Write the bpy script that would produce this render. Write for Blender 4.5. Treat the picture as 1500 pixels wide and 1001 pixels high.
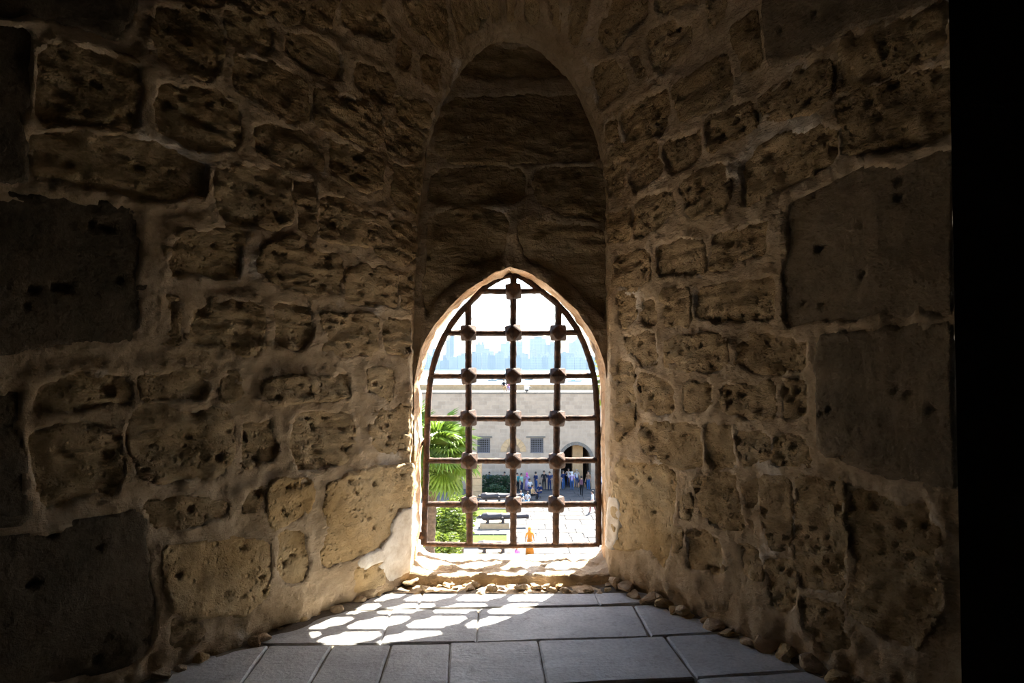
import bpy, bmesh, math, random
import numpy as np
from mathutils import Vector, Matrix
from mathutils.geometry import tessellate_polygon

# ------------------------------------------------------------------ clear
for o in list(bpy.data.objects): bpy.data.objects.remove(o, do_unlink=True)
scene = bpy.context.scene
C = scene.collection
random.seed(7)
PI = math.pi

# ------------------------------------------------------------------ camera
PITCH = math.radians(1.69)
CAM_H = 1.2
cam_d = bpy.data.cameras.new('camera')
cam_d.sensor_width = 36.0; cam_d.lens = 24.0
cam_d.clip_start = 0.02; cam_d.clip_end = 8000
cam = bpy.data.objects.new('camera', cam_d); C.objects.link(cam)
cam.location = (0, 0, CAM_H); cam.rotation_euler = (PI/2 + PITCH, 0, 0)
scene.camera = cam

# ------------------------------------------------------------------ sky, sun, exposure
SUN_DIR = Vector((-0.39, -0.70, -1.0)).normalized()       # the way the light travels
world = bpy.data.worlds.new('world'); scene.world = world
world.use_nodes = True
wn = world.node_tree.nodes; wl = world.node_tree.links
for n in list(wn): wn.remove(n)
sky = wn.new('ShaderNodeTexSky'); sky.sky_type = 'NISHITA'
sky.sun_disc = False
sky.sun_elevation = math.asin(-SUN_DIR.z)
sky.sun_rotation = math.atan2(-SUN_DIR.x, -SUN_DIR.y)
sky.dust_density = 2.0; sky.air_density = 1.0; sky.altitude = 10
bg = wn.new('ShaderNodeBackground'); bg.inputs['Strength'].default_value = 0.30
wo = wn.new('ShaderNodeOutputWorld')
wl.new(sky.outputs[0], bg.inputs['Color']); wl.new(bg.outputs[0], wo.inputs['Surface'])
sun_d = bpy.data.lights.new('sun', 'SUN'); sun_d.energy = 16.0; sun_d.angle = math.radians(0.6)
sun_d.color = (1.0, 0.93, 0.82)
sun = bpy.data.objects.new('sun', sun_d); C.objects.link(sun)
sun.rotation_euler = SUN_DIR.to_track_quat('-Z', 'Y').to_euler()
sun.location = (20, 40, 60)

vs = scene.view_settings
vs.view_transform = 'Standard'; vs.look = 'None'; vs.gamma = 1.0; vs.use_curve_mapping = False
vs.exposure = 1.85

# ------------------------------------------------------------------ helpers
def tag(o, label=None, cat=None, group=None, kind=None):
    if label: o['label'] = label
    if cat: o['category'] = cat
    if group: o['group'] = group
    if kind: o['kind'] = kind
    return o
def link(o, parent=None):
    C.objects.link(o)
    if parent is not None: o.parent = parent
    return o
def empty(name, loc=(0, 0, 0), rz=0.0):
    o = bpy.data.objects.new(name, None); C.objects.link(o)
    o.empty_display_size = 0.1
    o.location = loc; o.rotation_euler = (0, 0, rz)
    return o
def mesh_obj(name, verts, faces, mat, parent=None, smooth=False, fm=None):
    me = bpy.data.meshes.new(name)
    me.from_pydata([tuple(v) for v in verts], [], faces)
    for m in (mat if isinstance(mat, (list, tuple)) else [mat]): me.materials.append(m)
    if fm is not None: me.polygons.foreach_set('material_index', fm)
    if smooth: me.polygons.foreach_set('use_smooth', [True]*len(me.polygons))
    me.update()
    return link(bpy.data.objects.new(name, me), parent)

class MB:
    def __init__(s): s.v = []; s.f = []; s.m = []
    def add(s, vs_, fs, mi=0):
        b = len(s.v); s.v += [tuple(v) for v in vs_]
        for f in fs: s.f.append([i+b for i in f]); s.m.append(mi)
    def box(s, c, d, rz=0, mi=0, top=(1, 1)):
        cx, cy, cz = c; hx, hy, hz = d[0]/2, d[1]/2, d[2]/2
        co, si = math.cos(rz), math.sin(rz); vs_ = []
        for z in (-1, 1):
            kx, ky = (1, 1) if z < 0 else top
            for x, y in ((-1, -1), (1, -1), (1, 1), (-1, 1)):
                px, py = x*hx*kx, y*hy*ky
                vs_.append((cx+px*co-py*si, cy+px*si+py*co, cz+z*hz))
        s.add(vs_, [(3, 2, 1, 0), (4, 5, 6, 7), (0, 1, 5, 4), (1, 2, 6, 5), (2, 3, 7, 6), (3, 0, 4, 7)], mi)
    def tube(s, pts, rad, n=8, mi=0, caps=True, jit=0.0, rng=None):
        pts = [Vector(p) for p in pts]
        rs = rad if isinstance(rad, (list, tuple)) else [rad]*len(pts)
        rings = []; up = None
        for i, p in enumerate(pts):
            t = (pts[min(i+1, len(pts)-1)] - pts[max(i-1, 0)]).normalized()
            if up is None:
                up = Vector((0, 0, 1)) if abs(t.z) < 0.9 else Vector((0, 1, 0))
            a = t.cross(up).normalized(); b = a.cross(t).normalized(); up = b
            ring = []
            for k in range(n):
                an = 2*PI*(k+0.5)/n; r = rs[i]
                if jit: r *= 1 + (rng or random).uniform(-jit, jit)
                ring.append(p + a*(math.cos(an)*r) + b*(math.sin(an)*r))
            rings.append(ring)
        vs_ = [v for r in rings for v in r]; fs = []
        for i in range(len(pts)-1):
            for k in range(n):
                k2 = (k+1) % n
                fs.append((i*n+k, i*n+k2, (i+1)*n+k2, (i+1)*n+k))
        if caps:
            fs.append(tuple(range(n-1, -1, -1))); fs.append(tuple((len(pts)-1)*n+k for k in range(n)))
        s.add(vs_, fs, mi)
    def blob(s, c, r, n=8, m=6, mi=0, rng=None, jit=0.0):
        vs_ = []; fs = []
        for i in range(m+1):
            th = PI*i/m
            for k in range(n):
                ph = 2*PI*k/n; j = 1 + ((rng or random).uniform(-jit, jit) if jit and 0 < i < m else 0)
                vs_.append((c[0]+r[0]*math.sin(th)*math.cos(ph)*j, c[1]+r[1]*math.sin(th)*math.sin(ph)*j, c[2]+r[2]*math.cos(th)*j))
        for i in range(m):
            for k in range(n):
                k2 = (k+1) % n
                fs.append((i*n+k, (i+1)*n+k, (i+1)*n+k2, i*n+k2))
        s.add(vs_, fs, mi)
    def build(s, name, mat, parent=None, smooth=False):
        return mesh_obj(name, s.v, s.f, mat, parent, smooth, s.m if isinstance(mat, (list, tuple)) else None)

# vectorised value noise -------------------------------------------------
def _hash(i, j, k, seed):
    h = (i*374761393 + j*668265263 + k*2147483647 + seed*974634777) & 0xffffffff
    h = ((h ^ (h >> 13))*1274126177) & 0xffffffff
    h = (h ^ (h >> 16)) & 0xffffffff
    return h.astype(np.float64)/4294967295.0*2-1
def vnoise(x, y, z=0.0, seed=0):
    x = np.asarray(x, float); y = np.asarray(y, float); z = np.zeros_like(x)+z
    xi = np.floor(x).astype(np.int64); yi = np.floor(y).astype(np.int64); zi = np.floor(z).astype(np.int64)
    fx, fy, fz = x-xi, y-yi, z-zi
    fx = fx*fx*fx*(fx*(fx*6-15)+10); fy = fy*fy*fy*(fy*(fy*6-15)+10); fz = fz*fz*fz*(fz*(fz*6-15)+10)
    def L(a, b, t): return a+(b-a)*t
    r = 0
    c = [[[_hash(xi+a, yi+b, zi+d, seed) for d in (0, 1)] for b in (0, 1)] for a in (0, 1)]
    l0 = L(L(c[0][0][0], c[1][0][0], fx), L(c[0][1][0], c[1][1][0], fx), fy)
    l1 = L(L(c[0][0][1], c[1][0][1], fx), L(c[0][1][1], c[1][1][1], fx), fy)
    return L(l0, l1, fz)
def fbm(x, y, z=0.0, seed=0, oct=3):
    a = 1.0; s = 0; n = 0; f = 1.0
    for o in range(oct):
        s = s + a*vnoise(np.asarray(x)*f, np.asarray(y)*f, np.asarray(z)*f, seed+o*17); n += a; a *= 0.5; f *= 2.03
    return s/n
def sstep(x, a, b):
    t = np.clip((x-a)/(b-a), 0, 1); return t*t*(3-2*t)

# pixel <-> place helpers (the photograph is 1500 x 1001) --------------------
CP, SP = math.cos(PITCH), math.sin(PITCH)
def ray(px, py):
    a = (px-750)/1000.0; b = (500.5-py)/1000.0
    return Vector((a, CP - b*SP, SP + b*CP))
def at_depth(px, py, Y):
    r = ray(px, py); k = Y/r.y
    return Vector((r.x*k, Y, CAM_H + r.z*k))
def at_height(px, py, z):
    r = ray(px, py); k = (z-CAM_H)/r.z
    return Vector((r.x*k, r.y*k, z))

# ------------------------------------------------------------------ materials
class NT:
    def __init__(s, name):
        s.mat = bpy.data.materials.new(name); s.mat.use_nodes = True
        s.t = s.mat.node_tree; s.n = s.t.nodes; s.l = s.t.links
        s.bsdf = s.n['Principled BSDF']; s.out = s.n['Material Output']
    def node(s, typ, **kw):
        n = s.n.new(typ)
        for k, v in kw.items():
            if k in n.inputs.keys(): n.inputs[k].default_value = v
            else: setattr(n, k, v)
        return n
    def link(s, a, b): s.l.new(a, b)
    def coords(s, scale=(1, 1, 1), rot=(0, 0, 0)):
        tc = s.n.new('ShaderNodeTexCoord'); mp = s.n.new('ShaderNodeMapping')
        mp.inputs['Scale'].default_value = scale; mp.inputs['Rotation'].default_value = rot
        s.l.new(tc.outputs['Object'], mp.inputs['Vector'])
        return mp.outputs['Vector']
    def noise(s, vec, scale, detail=4, rough=0.6, dist=0.0):
        n = s.node('ShaderNodeTexNoise'); n.inputs['Scale'].default_value = scale
        n.inputs['Detail'].default_value = detail; n.inputs['Roughness'].default_value = rough
        n.inputs['Distortion'].default_value = dist
        if vec is not None: s.l.new(vec, n.inputs['Vector'])
        return n.outputs['Fac']
    def ramp(s, fac, stops):
        r = s.n.new('ShaderNodeValToRGB'); e = r.color_ramp.elements
        while len(e) < len(stops): e.new(0.5)
        for i, (p, c) in enumerate(stops):
            e[i].position = p; e[i].color = c if len(c) == 4 else (*c, 1)
        s.l.new(fac, r.inputs['Fac']); return r.outputs['Color']
    def mix(s, fac, a, b, mode='MIX'):
        m = s.n.new('ShaderNodeMix'); m.data_type = 'RGBA'; m.blend_type = mode
        for sock, v in ((m.inputs[0], fac), (m.inputs[6], a), (m.inputs[7], b)):
            if hasattr(v, 'is_linked'): s.l.new(v, sock)
            else: sock.default_value = v if not isinstance(v, tuple) else (v if len(v) == 4 else (*v, 1))
        return m.outputs[2]
    def math(s, op, a, b=0.0):
        m = s.n.new('ShaderNodeMath'); m.operation = op
        for sock, v in ((m.inputs[0], a), (m.inputs[1], b)):
            if hasattr(v, 'is_linked'): s.l.new(v, sock)
            else: sock.default_value = v
        return m.outputs[0]
    def bump(s, h, strength, dist, prev=None):
        b = s.n.new('ShaderNodeBump'); b.inputs['Strength'].default_value = strength; b.inputs['Distance'].default_value = dist
        s.l.new(h, b.inputs['Height'])
        if prev is not None: s.l.new(prev, b.inputs['Normal'])
        return b.outputs['Normal']
    def finish(s, col, rough=0.9, normal=None, spec=0.3, metal=0.0):
        if hasattr(col, 'is_linked'): s.l.new(col, s.bsdf.inputs['Base Color'])
        else: s.bsdf.inputs['Base Color'].default_value = (*col, 1)
        if hasattr(rough, 'is_linked'): s.l.new(rough, s.bsdf.inputs['Roughness'])
        else: s.bsdf.inputs['Roughness'].default_value = rough
        s.bsdf.inputs['Specular IOR Level'].default_value = spec
        s.bsdf.inputs['Metallic'].default_value = metal
        if normal is not None: s.l.new(normal, s.bsdf.inputs['Normal'])
        return s.mat

def stone_mat(name, rot, cols, stria=1.0, pits=1.0, var=0.25):
    t = NT(name)
    iso = t.coords()
    lay = t.coords((4.5, 4.5, 17.0), (0.10, 0.06, rot))
    big = t.noise(iso, 2.3, 4, 0.6)
    med = t.noise(iso, 16, 6, 0.7)
    st = t.noise(lay, 1.7, 6, 0.68, 1.3)
    fine = t.noise(iso, 130, 3, 0.7)
    c = t.ramp(big, [(0.32, cols[0]), (0.5, cols[1]), (0.68, cols[2])])
    c = t.mix(0.5, c, t.ramp(med, [(0.3, (0.55, 0.52, 0.48)), (0.62, (1.0, 1.0, 1.0))]), 'MULTIPLY')
    oi = t.n.new('ShaderNodeObjectInfo')
    c = t.mix(var, c, t.ramp(oi.outputs['Random'], [(0, (0.55, 0.50, 0.46)), (0.5, (0.88, 0.83, 0.76)), (1, (1, 0.96, 0.88))]), 'MULTIPLY')
    def holes(scale, a, b, gs, g0, g1):
        vo = t.node('ShaderNodeTexVoronoi'); vo.inputs['Scale'].default_value = scale
        t.link(iso, vo.inputs['Vector'])
        gate = t.ramp(t.noise(iso, gs, 2, 0.5), [(g0, (0, 0, 0)), (g1, (1, 1, 1))])
        return t.math('SUBTRACT', 1.0, t.mix(1.0, gate, t.ramp(vo.outputs['Distance'], [(a, (1, 1, 1)), (b, (0, 0, 0))]), 'MULTIPLY'))
    n = t.bump(st, 1.0*stria, 0.045)
    n = t.bump(med, 0.75, 0.035, n)
    n = t.bump(holes(26, 0.10, 0.34, 5.5, 0.48, 0.60), 0.9*pits, 0.03, n)
    n = t.bump(holes(62, 0.12, 0.36, 7.0, 0.46, 0.58), 0.8*pits, 0.014, n)
    n = t.bump(fine, 0.6, 0.005, n)
    return t.finish(c, 0.93, n, 0.12)

OCH = ((0.40, 0.275, 0.145), (0.56, 0.41, 0.23), (0.66, 0.50, 0.30))
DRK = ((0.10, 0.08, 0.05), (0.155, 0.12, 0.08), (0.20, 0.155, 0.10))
GLD = ((0.40, 0.26, 0.11), (0.55, 0.39, 0.20), (0.58, 0.45, 0.27))
ANG_L = math.atan2(1, -0.70); ANG_R = math.atan2(1, 0.60)
M = {}
M['stone_l'] = stone_mat('stone left', -ANG_L, OCH)
M['stone_r'] = stone_mat('stone right', -ANG_R, OCH)
M['stone_b'] = stone_mat('stone panel', 0, OCH, 0.8, 0.6)
M['gold_l'] = stone_mat('stone golden left', -ANG_L, GLD, 0.3, 0.7, 0.1)
M['gold_r'] = stone_mat('stone golden right', -ANG_R, GLD, 0.3, 0.7, 0.1)
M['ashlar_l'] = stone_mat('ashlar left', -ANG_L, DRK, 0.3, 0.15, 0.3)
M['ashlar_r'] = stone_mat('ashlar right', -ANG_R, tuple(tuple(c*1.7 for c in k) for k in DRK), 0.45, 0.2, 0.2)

def mortar_mat():
    t = NT('lime mortar'); iso = t.coords()
    big = t.noise(iso, 3.0, 4, 0.6); med = t.noise(iso, 20, 6, 0.7); fine = t.noise(iso, 150, 3, 0.7)
    c = t.ramp(big, [(0.3, (0.38, 0.275, 0.165)), (0.52, (0.50, 0.38, 0.245)), (0.72, (0.60, 0.475, 0.33))])
    c = t.mix(0.45, c, t.ramp(med, [(0.3, (0.55, 0.5, 0.45)), (0.62, (1, 1, 1))]), 'MULTIPLY')
    lime = t.ramp(t.noise(iso, 2.1, 5, 0.6, 0.6), [(0.60, (0, 0, 0)), (0.68, (1, 1, 1))])
    c = t.mix(t.math('MULTIPLY', lime, 0.6), c, (0.72, 0.66, 0.57))
    brush = t.noise(t.coords((10, 10, 42), (0.3, 0.2, 0)), 1.4, 4, 0.65, 1.2)
    n = t.bump(t.noise(iso, 7, 4, 0.6), 0.5, 0.06); n = t.bump(med, 0.7, 0.028, n); n = t.bump(brush, 0.45, 0.02, n); n = t.bump(fine, 0.6, 0.004, n)
    return t.finish(c, 0.95, n, 0.1)
M['mortar'] = mortar_mat()
def lime_mat():
    t = NT('white lime patch'); iso = t.coords(); f = t.noise(iso, 18, 5, 0.65)
    c = t.ramp(f, [(0.3, (0.56, 0.48, 0.38)), (0.6, (0.76, 0.71, 0.63))])
    return t.finish(c, 0.92, t.bump(f, 0.6, 0.02), 0.1)
M['lime'] = lime_mat()
def plaster_mat():
    t = NT('window plaster'); iso = t.coords()
    big = t.noise(iso, 6, 4, 0.6); med = t.noise(iso, 40, 4, 0.6)
    c = t.ramp(big, [(0.3, (0.44, 0.26, 0.14)), (0.5, (0.58, 0.39, 0.24)), (0.7, (0.70, 0.57, 0.42))])
    n = t.bump(big, 0.5, 0.04); n = t.bump(med, 0.9, 0.02, n)
    return t.finish(c, 0.9, n, 0.1)
M['plaster'] = plaster_mat()
def slab_mat(name, c0, c1, rough=0.55, spec=0.4):
    t = NT(name); iso = t.coords()
    big = t.noise(iso, 2.6, 5, 0.62); fine = t.noise(iso, 60, 4, 0.65)
    c = t.ramp(big, [(0.3, c0), (0.7, c1)])
    c = t.mix(0.5, c, t.ramp(fine, [(0.3, (0.55, 0.55, 0.55)), (0.6, (1, 1, 1))]), 'MULTIPLY')
    spot = t.ramp(t.noise(iso, 11, 6, 0.75, 0.5), [(0.30, (0.55, 0.53, 0.5)), (0.46, (1, 1, 1))])
    c = t.mix(0.7, c, spot, 'MULTIPLY')
    oi = t.n.new('ShaderNodeObjectInfo')
    c = t.mix(0.18, c, t.ramp(oi.outputs['Random'], [(0, (0.5, 0.5, 0.5)), (1, (1, 1, 1))]), 'MULTIPLY')
    sc = t.noise(t.coords((3, 40, 10), (0, 0, 0.5)), 2, 4, 0.7)
    n = t.bump(fine, 0.6, 0.006); n = t.bump(big, 0.5, 0.03, n); n = t.bump(sc, 0.3, 0.008, n)
    r = t.ramp(t.noise(iso, 9, 4, 0.6), [(0.3, (rough-0.12,)*3), (0.7, (rough+0.15,)*3)])
    return t.finish(c, r, n, spec)
M['slab'] = slab_mat('grey paving slab', (0.36, 0.355, 0.345), (0.56, 0.555, 0.535), 0.72, 0.12)
M['dust'] = slab_mat('dusty joint bedding', (0.10, 0.08, 0.06), (0.20, 0.165, 0.12), 0.9, 0.1)
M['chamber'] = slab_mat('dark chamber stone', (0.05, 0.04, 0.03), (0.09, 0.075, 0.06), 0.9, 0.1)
def iron_mat():
    t = NT('rusted iron'); iso = t.coords()
    a = t.noise(iso, 26, 6, 0.7); b = t.noise(iso, 140, 4, 0.7)
    c = t.ramp(a, [(0.34, (0.028, 0.021, 0.018)), (0.52, (0.068, 0.038, 0.025)), (0.68, (0.16, 0.085, 0.048))])
    n = t.bump(b, 0.8, 0.006); n = t.bump(a, 0.5, 0.01, n)
    return t.finish(c, 0.8, n, 0.3)
M['iron'] = iron_mat()
def plain(name, col, rough=0.8, spec=0.3, nz=None, amt=0.3):
    t = NT(name)
    if nz is None: return t.finish(col, rough, None, spec)
    f = t.noise(t.coords(), nz, 5, 0.65)
    c = t.mix(1.0, col, t.ramp(f, [(0.3, (1-amt,)*3), (0.7, (1, 1, 1))]), 'MULTIPLY')
    return t.finish(c, rough, t.bump(f, 0.3, 0.02), spec)

# ================================================================== THE EMBRASURE
# Side walls splay from the window niche (depth DB) to the chamber; above the
# springing they bend over into a pointed, flaring vault.
DB = 3.75
SIDE = {
    'l': dict(s=-1, w0=0.555, k=0.70, df=2.12),
    'r': dict(s=1, w0=0.530, k=0.60, df=2.225),
}
XC0 = -0.035           # apex of the niche sits a touch left of the axis
ZS0, ZS1 = 2.15, 2.75
ZA0, ZA1 = 3.03, 4.15
TB = -0.075            # the niche reveal lies at t in [TB, 0]
def surf(side, v, t):
    p = SIDE[side]; v = np.asarray(v, float); t = np.asarray(t, float)
    tt = np.clip(t, 0, None)
    d = np.where(t >= 0, DB - t*(DB-p['df']), DB - t/TB*0.16*(1))
    d = np.where(t < 0, DB + (t/TB)*0.16, d)
    w = p['w0'] + p['k']*(DB-p['df'])*tt
    zs = ZS0 + (ZS1-ZS0)*tt; za = ZA0 + (ZA1-ZA0)*tt**0.9
    lo = v < 1
    th = np.clip(v-1, 0, 1)*PI/2
    z = np.where(lo, v*zs, zs + (za-zs)*np.sin(th))
    f = np.where(lo, 1.0, 0.93*np.cos(th) + 0.07*(1-np.sin(th)))
    # the back edge of the left wall leans in a little with height
    lean = (0.075 if side == 'l' else 0.0)*np.exp(-tt*2.5)*sstep(z, 1.2, 3.0)*f
    x = p['s']*(w*f - lean)
    x = x + XC0*(1-f)
    return np.stack([x, d, z], -1)
def proj(P):
    x = P[..., 0]; y = P[..., 1]; z = P[..., 2]-CAM_H
    dep = y*CP + z*SP; up = -y*SP + z*CP
    return 750+1000*x/dep, 500.5-1000*up/dep
LA = 1.98; LB0 = 2.4; LB1 = 1.75     # metres along the slant / up the wall / over the vault
def ab(v, t):
    v = np.asarray(v, float)
    return np.asarray(t, float)*LA, np.where(v < 1, v*LB0, LB0+(v-1)*LB1)
def vt(a, b):
    a = np.asarray(a, float); b = np.asarray(b, float)
    return np.where(b < LB0, b/LB0, 1+(b-LB0)/LB1), a/LA
def unproject(side, px, py):
    best = None
    V, T = np.meshgrid(np.linspace(0, 2, 81), np.linspace(TB, 1.0, 61), indexing='ij')
    X, Y = proj(surf(side, V, T)); e = (X-px)**2+(Y-py)**2
    i = np.unravel_index(np.argmin(e), e.shape); v, t = V[i], T[i]
    for _ in range(14):
        x, y = proj(surf(side, v, t)); h = 1e-4
        xv, yv = proj(surf(side, v+h, t)); xt, yt = proj(surf(side, v, t+h))
        J = np.array([[(xv-x)/h, (xt-x)/h], [(yv-y)/h, (yt-y)/h]]); r = np.array([px-x, py-y])
        try: dlt = np.linalg.solve(J, r)
        except np.linalg.LinAlgError: break
        v = float(np.clip(v+np.clip(dlt[0], -.1, .1), -0.02, 2.0)); t = float(np.clip(t+np.clip(dlt[1], -.1, .1), TB, 1.06))
    return v, t
def chaikin(p, it=2, k=0.22):
    p = np.asarray(p, float)
    for _ in range(it):
        q = np.roll(p, -1, 0)
        p = np.stack([p*(1-k)+q*k, p*k+q*(1-k)], 1).reshape(-1, 2)
    return p
def sdist(X, Y, poly):
    """signed distance, positive inside"""
    n = len(poly); d2 = np.full(X.shape, 1e9); ins = np.zeros(X.shape, bool)
    for i in range(n):
        x0, y0 = poly[i]; x1, y1 = poly[(i+1) % n]
        ex, ey = x1-x0, y1-y0; L = ex*ex+ey*ey+1e-12
        k = np.clip(((X-x0)*ex+(Y-y0)*ey)/L, 0, 1)
        d2 = np.minimum(d2, (X-x0-k*ex)**2+(Y-y0-k*ey)**2)
        c = ((y0 > Y) != (y1 > Y)) & (X < (x1-x0)*(Y-y0)/(y1-y0+1e-12)+x0)
        ins ^= c
    d = np.sqrt(d2); return np.where(ins, d, -d)

# stones of the side walls: outline corners read off the photograph, then laid on the wall
# kind: s rough stone, g golden soft block, a smooth dark ashlar
LEFT = [
 ('a', '-40 -30 200 -30 172 52 60 24 -40 10'), ('a', '-40 30 44 36 34 258 -40 262'),
 ('a', '-40 288 204 300 212 488 150 498 90 494 -40 512'), ('a', '-40 560 28 570 36 758 -40 765'),
 ('a', '-40 792 60 786 198 756 214 772 220 962 150 985 60 1010 -40 1030'),
 ('s', '66 66 206 92 206 185 60 172'), ('s', '58 188 212 206 300 234 296 284 228 292 150 276 50 258'),
 ('s', '52 556 182 545 190 588 140 602 50 608'), ('s', '48 622 130 612 182 640 186 722 100 745 52 760'),
 ('s', '224 18 296 14 322 62 314 106 296 118 224 92'), ('s', '222 -30 300 -30 330 -6 318 8 250 2'),
 ('s', '340 84 396 98 448 124 446 174 400 164 344 134'), ('s', '330 18 404 42 404 84 336 66'),
 ('s', '330 -30 420 -30 490 -8 480 36 420 28 340 4'), ('s', '504 -30 560 -30 558 10 574 52 566 62 518 54 504 34'),
 ('s', '418 48 486 64 496 80 496 118 440 96 416 76'), ('s', '514 84 568 108 576 126 574 158 516 132'),
 ('s', '586 60 608 74 604 108 582 98'), ('s', '622 84 646 98 640 130 622 120'),
 ('s', '464 134 500 142 558 164 560 206 548 214 462 182'), ('s', '580 148 634 158 626 186 588 176'),
 ('s', '232 122 300 134 350 160 346 214 300 216 232 196'), ('s', '372 174 446 198 474 226 470 250 428 240 366 226'),
 ('s', '486 208 560 232 558 272 534 280 490 252'), ('s', '566 186 622 198 618 236 572 228'),
 ('s', '316 256 360 246 420 254 422 318 400 330 322 318'), ('s', '434 270 456 266 460 280 454 340 434 334'),
 ('s', '470 286 506 296 546 320 546 356 534 360 466 344'), ('s', '552 318 610 334 606 376 590 386 552 366'),
 ('s', '578 244 616 254 612 312 580 300'), ('s', '240 372 280 336 358 334 354 362 348 400 246 412'),
 ('s', '386 360 430 350 494 376 496 424 450 428 400 412 380 396'), ('s', '506 396 568 390 578 402 576 450 506 440'),
 ('s', '588 396 606 396 604 450 586 450'), ('s', '240 438 262 440 262 502 240 500'),
 ('s', '282 444 380 446 380 512 300 512 280 500'), ('s', '402 446 450 450 456 500 446 514 404 506'),
 ('s', '468 460 548 464 548 520 470 514'), ('s', '562 468 602 472 602 520 564 514'),
 ('s', '204 546 300 546 314 560 300 580 210 590'), ('s', '330 546 352 550 356 580 334 584'),
 ('s', '388 556 450 560 506 546 512 580 430 590 394 586'), ('s', '540 540 580 544 576 584 544 576'),
 ('s', '202 602 280 602 334 606 344 622 340 664 330 690 240 704 210 692 198 640'),
 ('s', '358 614 400 612 406 650 395 674 360 680'), ('s', '436 612 508 606 520 626 520 664 500 680 442 690 432 660'),
 ('s', '546 602 602 592 604 660 546 656'), ('s', '216 738 300 734 336 734 330 752 290 764 226 764'),
 ('s', '360 724 386 718 380 742 360 742'), ('g', '402 706 450 708 454 740 440 760 402 770 396 736'),
 ('g', '476 712 540 692 602 682 604 750 578 780 560 802 482 830 468 820 486 770 478 740'),
 ('g', '514 836 558 830 558 850 526 866'), ('g', '246 802 300 796 345 790 390 800 396 830 386 870 360 895 290 900 248 895'),
 ('g', '410 780 446 785 450 820 440 850 416 858 408 830'), ('s', '252 912 292 916 290 944 256 950'), ('p', '586 754 602 742 606 800 598 834 572 848 558 838 562 802 576 788'), ('p', '520 826 556 806 558 820 530 832'),
]
RIGHT = [
 ('s', '876 48 890 6 944 -10 946 24 916 54 896 74 880 62'), ('s', '866 96 900 86 908 96 922 130 910 140 880 155 872 130'),
 ('s', '920 86 936 76 944 95 948 114 930 122'), ('s', '945 50 988 26 1010 50 1010 64 986 80 970 108 958 104'),
 ('s', '1034 -20 1062 -20 1056 26 1042 34'), ('s', '960 -20 1020 -20 1024 8 990 14 962 20'),
 ('s', '912 165 940 146 974 132 982 160 975 195 930 210 914 204'), ('s', '986 130 1030 102 1060 86 1074 115 1070 135 1040 155 1000 172'),
 ('s', '890 182 904 178 906 206 892 210'), ('s', '894 216 964 206 966 226 920 234 895 238'),
 ('s', '884 244 912 242 912 282 890 290'), ('s', '922 244 968 232 970 256 945 270 924 286'),
 ('s', '976 204 1024 194 1028 222 1020 236 986 254 976 244'), ('s', '1034 172 1100 150 1104 186 1080 200 1040 220'),
 ('s', '1068 46 1104 26 1112 56 1114 94 1090 105 1080 76'), ('a', '1120 8 1136 -30 1380 -30 1380 -8 1230 48 1140 94 1128 70'),
 ('s', '1112 138 1165 104 1216 92 1218 140 1200 156 1118 178'), ('s', '1232 62 1384 6 1388 80 1232 130'),
 ('s', '1232 142 1390 92 1394 186 1350 204 1235 226'), ('s', '1074 246 1110 212 1218 186 1222 230 1160 270 1140 290 1082 302'),
 ('s', '1000 262 1060 240 1066 290 1060 310 1006 316'), ('s', '928 292 984 286 994 310 965 334 930 348'),
 ('s', '886 314 920 306 926 346 890 352'), ('s', '900 374 950 370 955 410 925 424 900 416'),
 ('s', '964 360 1030 350 1034 396 1020 400 970 400'), ('s', '1046 346 1130 314 1126 370 1076 385 1046 390'),
 ('a', '1147 306 1230 262 1386 216 1402 210 1405 455 1290 458 1180 472 1148 475'),
 ('s', '900 430 930 430 932 476 905 480'), ('s', '938 435 962 435 965 476 940 476'), ('s', '972 430 1010 420 1010 476 975 470'),
 ('s', '1020 430 1085 410 1126 400 1130 468 1060 474 1022 465'), ('s', '905 490 960 490 965 530 940 540 925 522'),
 ('s', '980 496 1060 496 1063 530 1045 544 980 534'), ('s', '1076 492 1180 496 1180 535 1130 548 1078 544'),
 ('a', '1202 496 1250 490 1406 478 1416 704 1370 708 1290 688 1206 664 1200 560'),
 ('s', '900 526 926 530 928 620 906 645'), ('s', '938 550 990 562 993 600 965 605 938 595'), ('s', '1005 560 1043 565 1040 600 1005 605'),
 ('s', '1052 562 1130 566 1130 608 1095 614 1056 595'), ('s', '1148 560 1180 565 1180 608 1146 608'),
 ('s', '938 620 985 620 1025 628 1028 680 1000 685 945 660'), ('s', '1036 620 1070 625 1072 680 1046 690 1036 670'),
 ('s', '1079 636 1122 640 1125 670 1086 675'), ('s', '1132 636 1180 640 1190 680 1132 675'),
 ('g', '904 675 975 680 990 705 988 745 982 810 975 830 950 800 905 805 900 760'),
 ('s', '1000 736 1015 726 1015 756 1000 756'), ('s', '990 776 1002 776 1000 806 990 806'), ('s', '1020 700 1075 695 1080 730 1085 770 1060 775 1030 755'),
 ('s', '1091 710 1106 705 1106 740 1096 742'), ('s', '1010 782 1030 776 1055 800 1055 840 1012 836'),
 ('s', '1116 702 1150 702 1155 790 1132 800 1116 760'), ('s', '1166 702 1230 706 1235 800 1226 870 1170 860 1162 780'),
 ('s', '1242 716 1365 736 1372 900 1335 960 1244 900'), ('s', '1076 800 1110 810 1114 850 1086 840'),
 ('s', '1122 822 1158 818 1162 880 1132 890'), ('s', '1172 880 1228 890 1236 940 1200 950 1176 920'), ('p', '896 734 905 734 909 768 900 800 892 792'),
]
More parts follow.
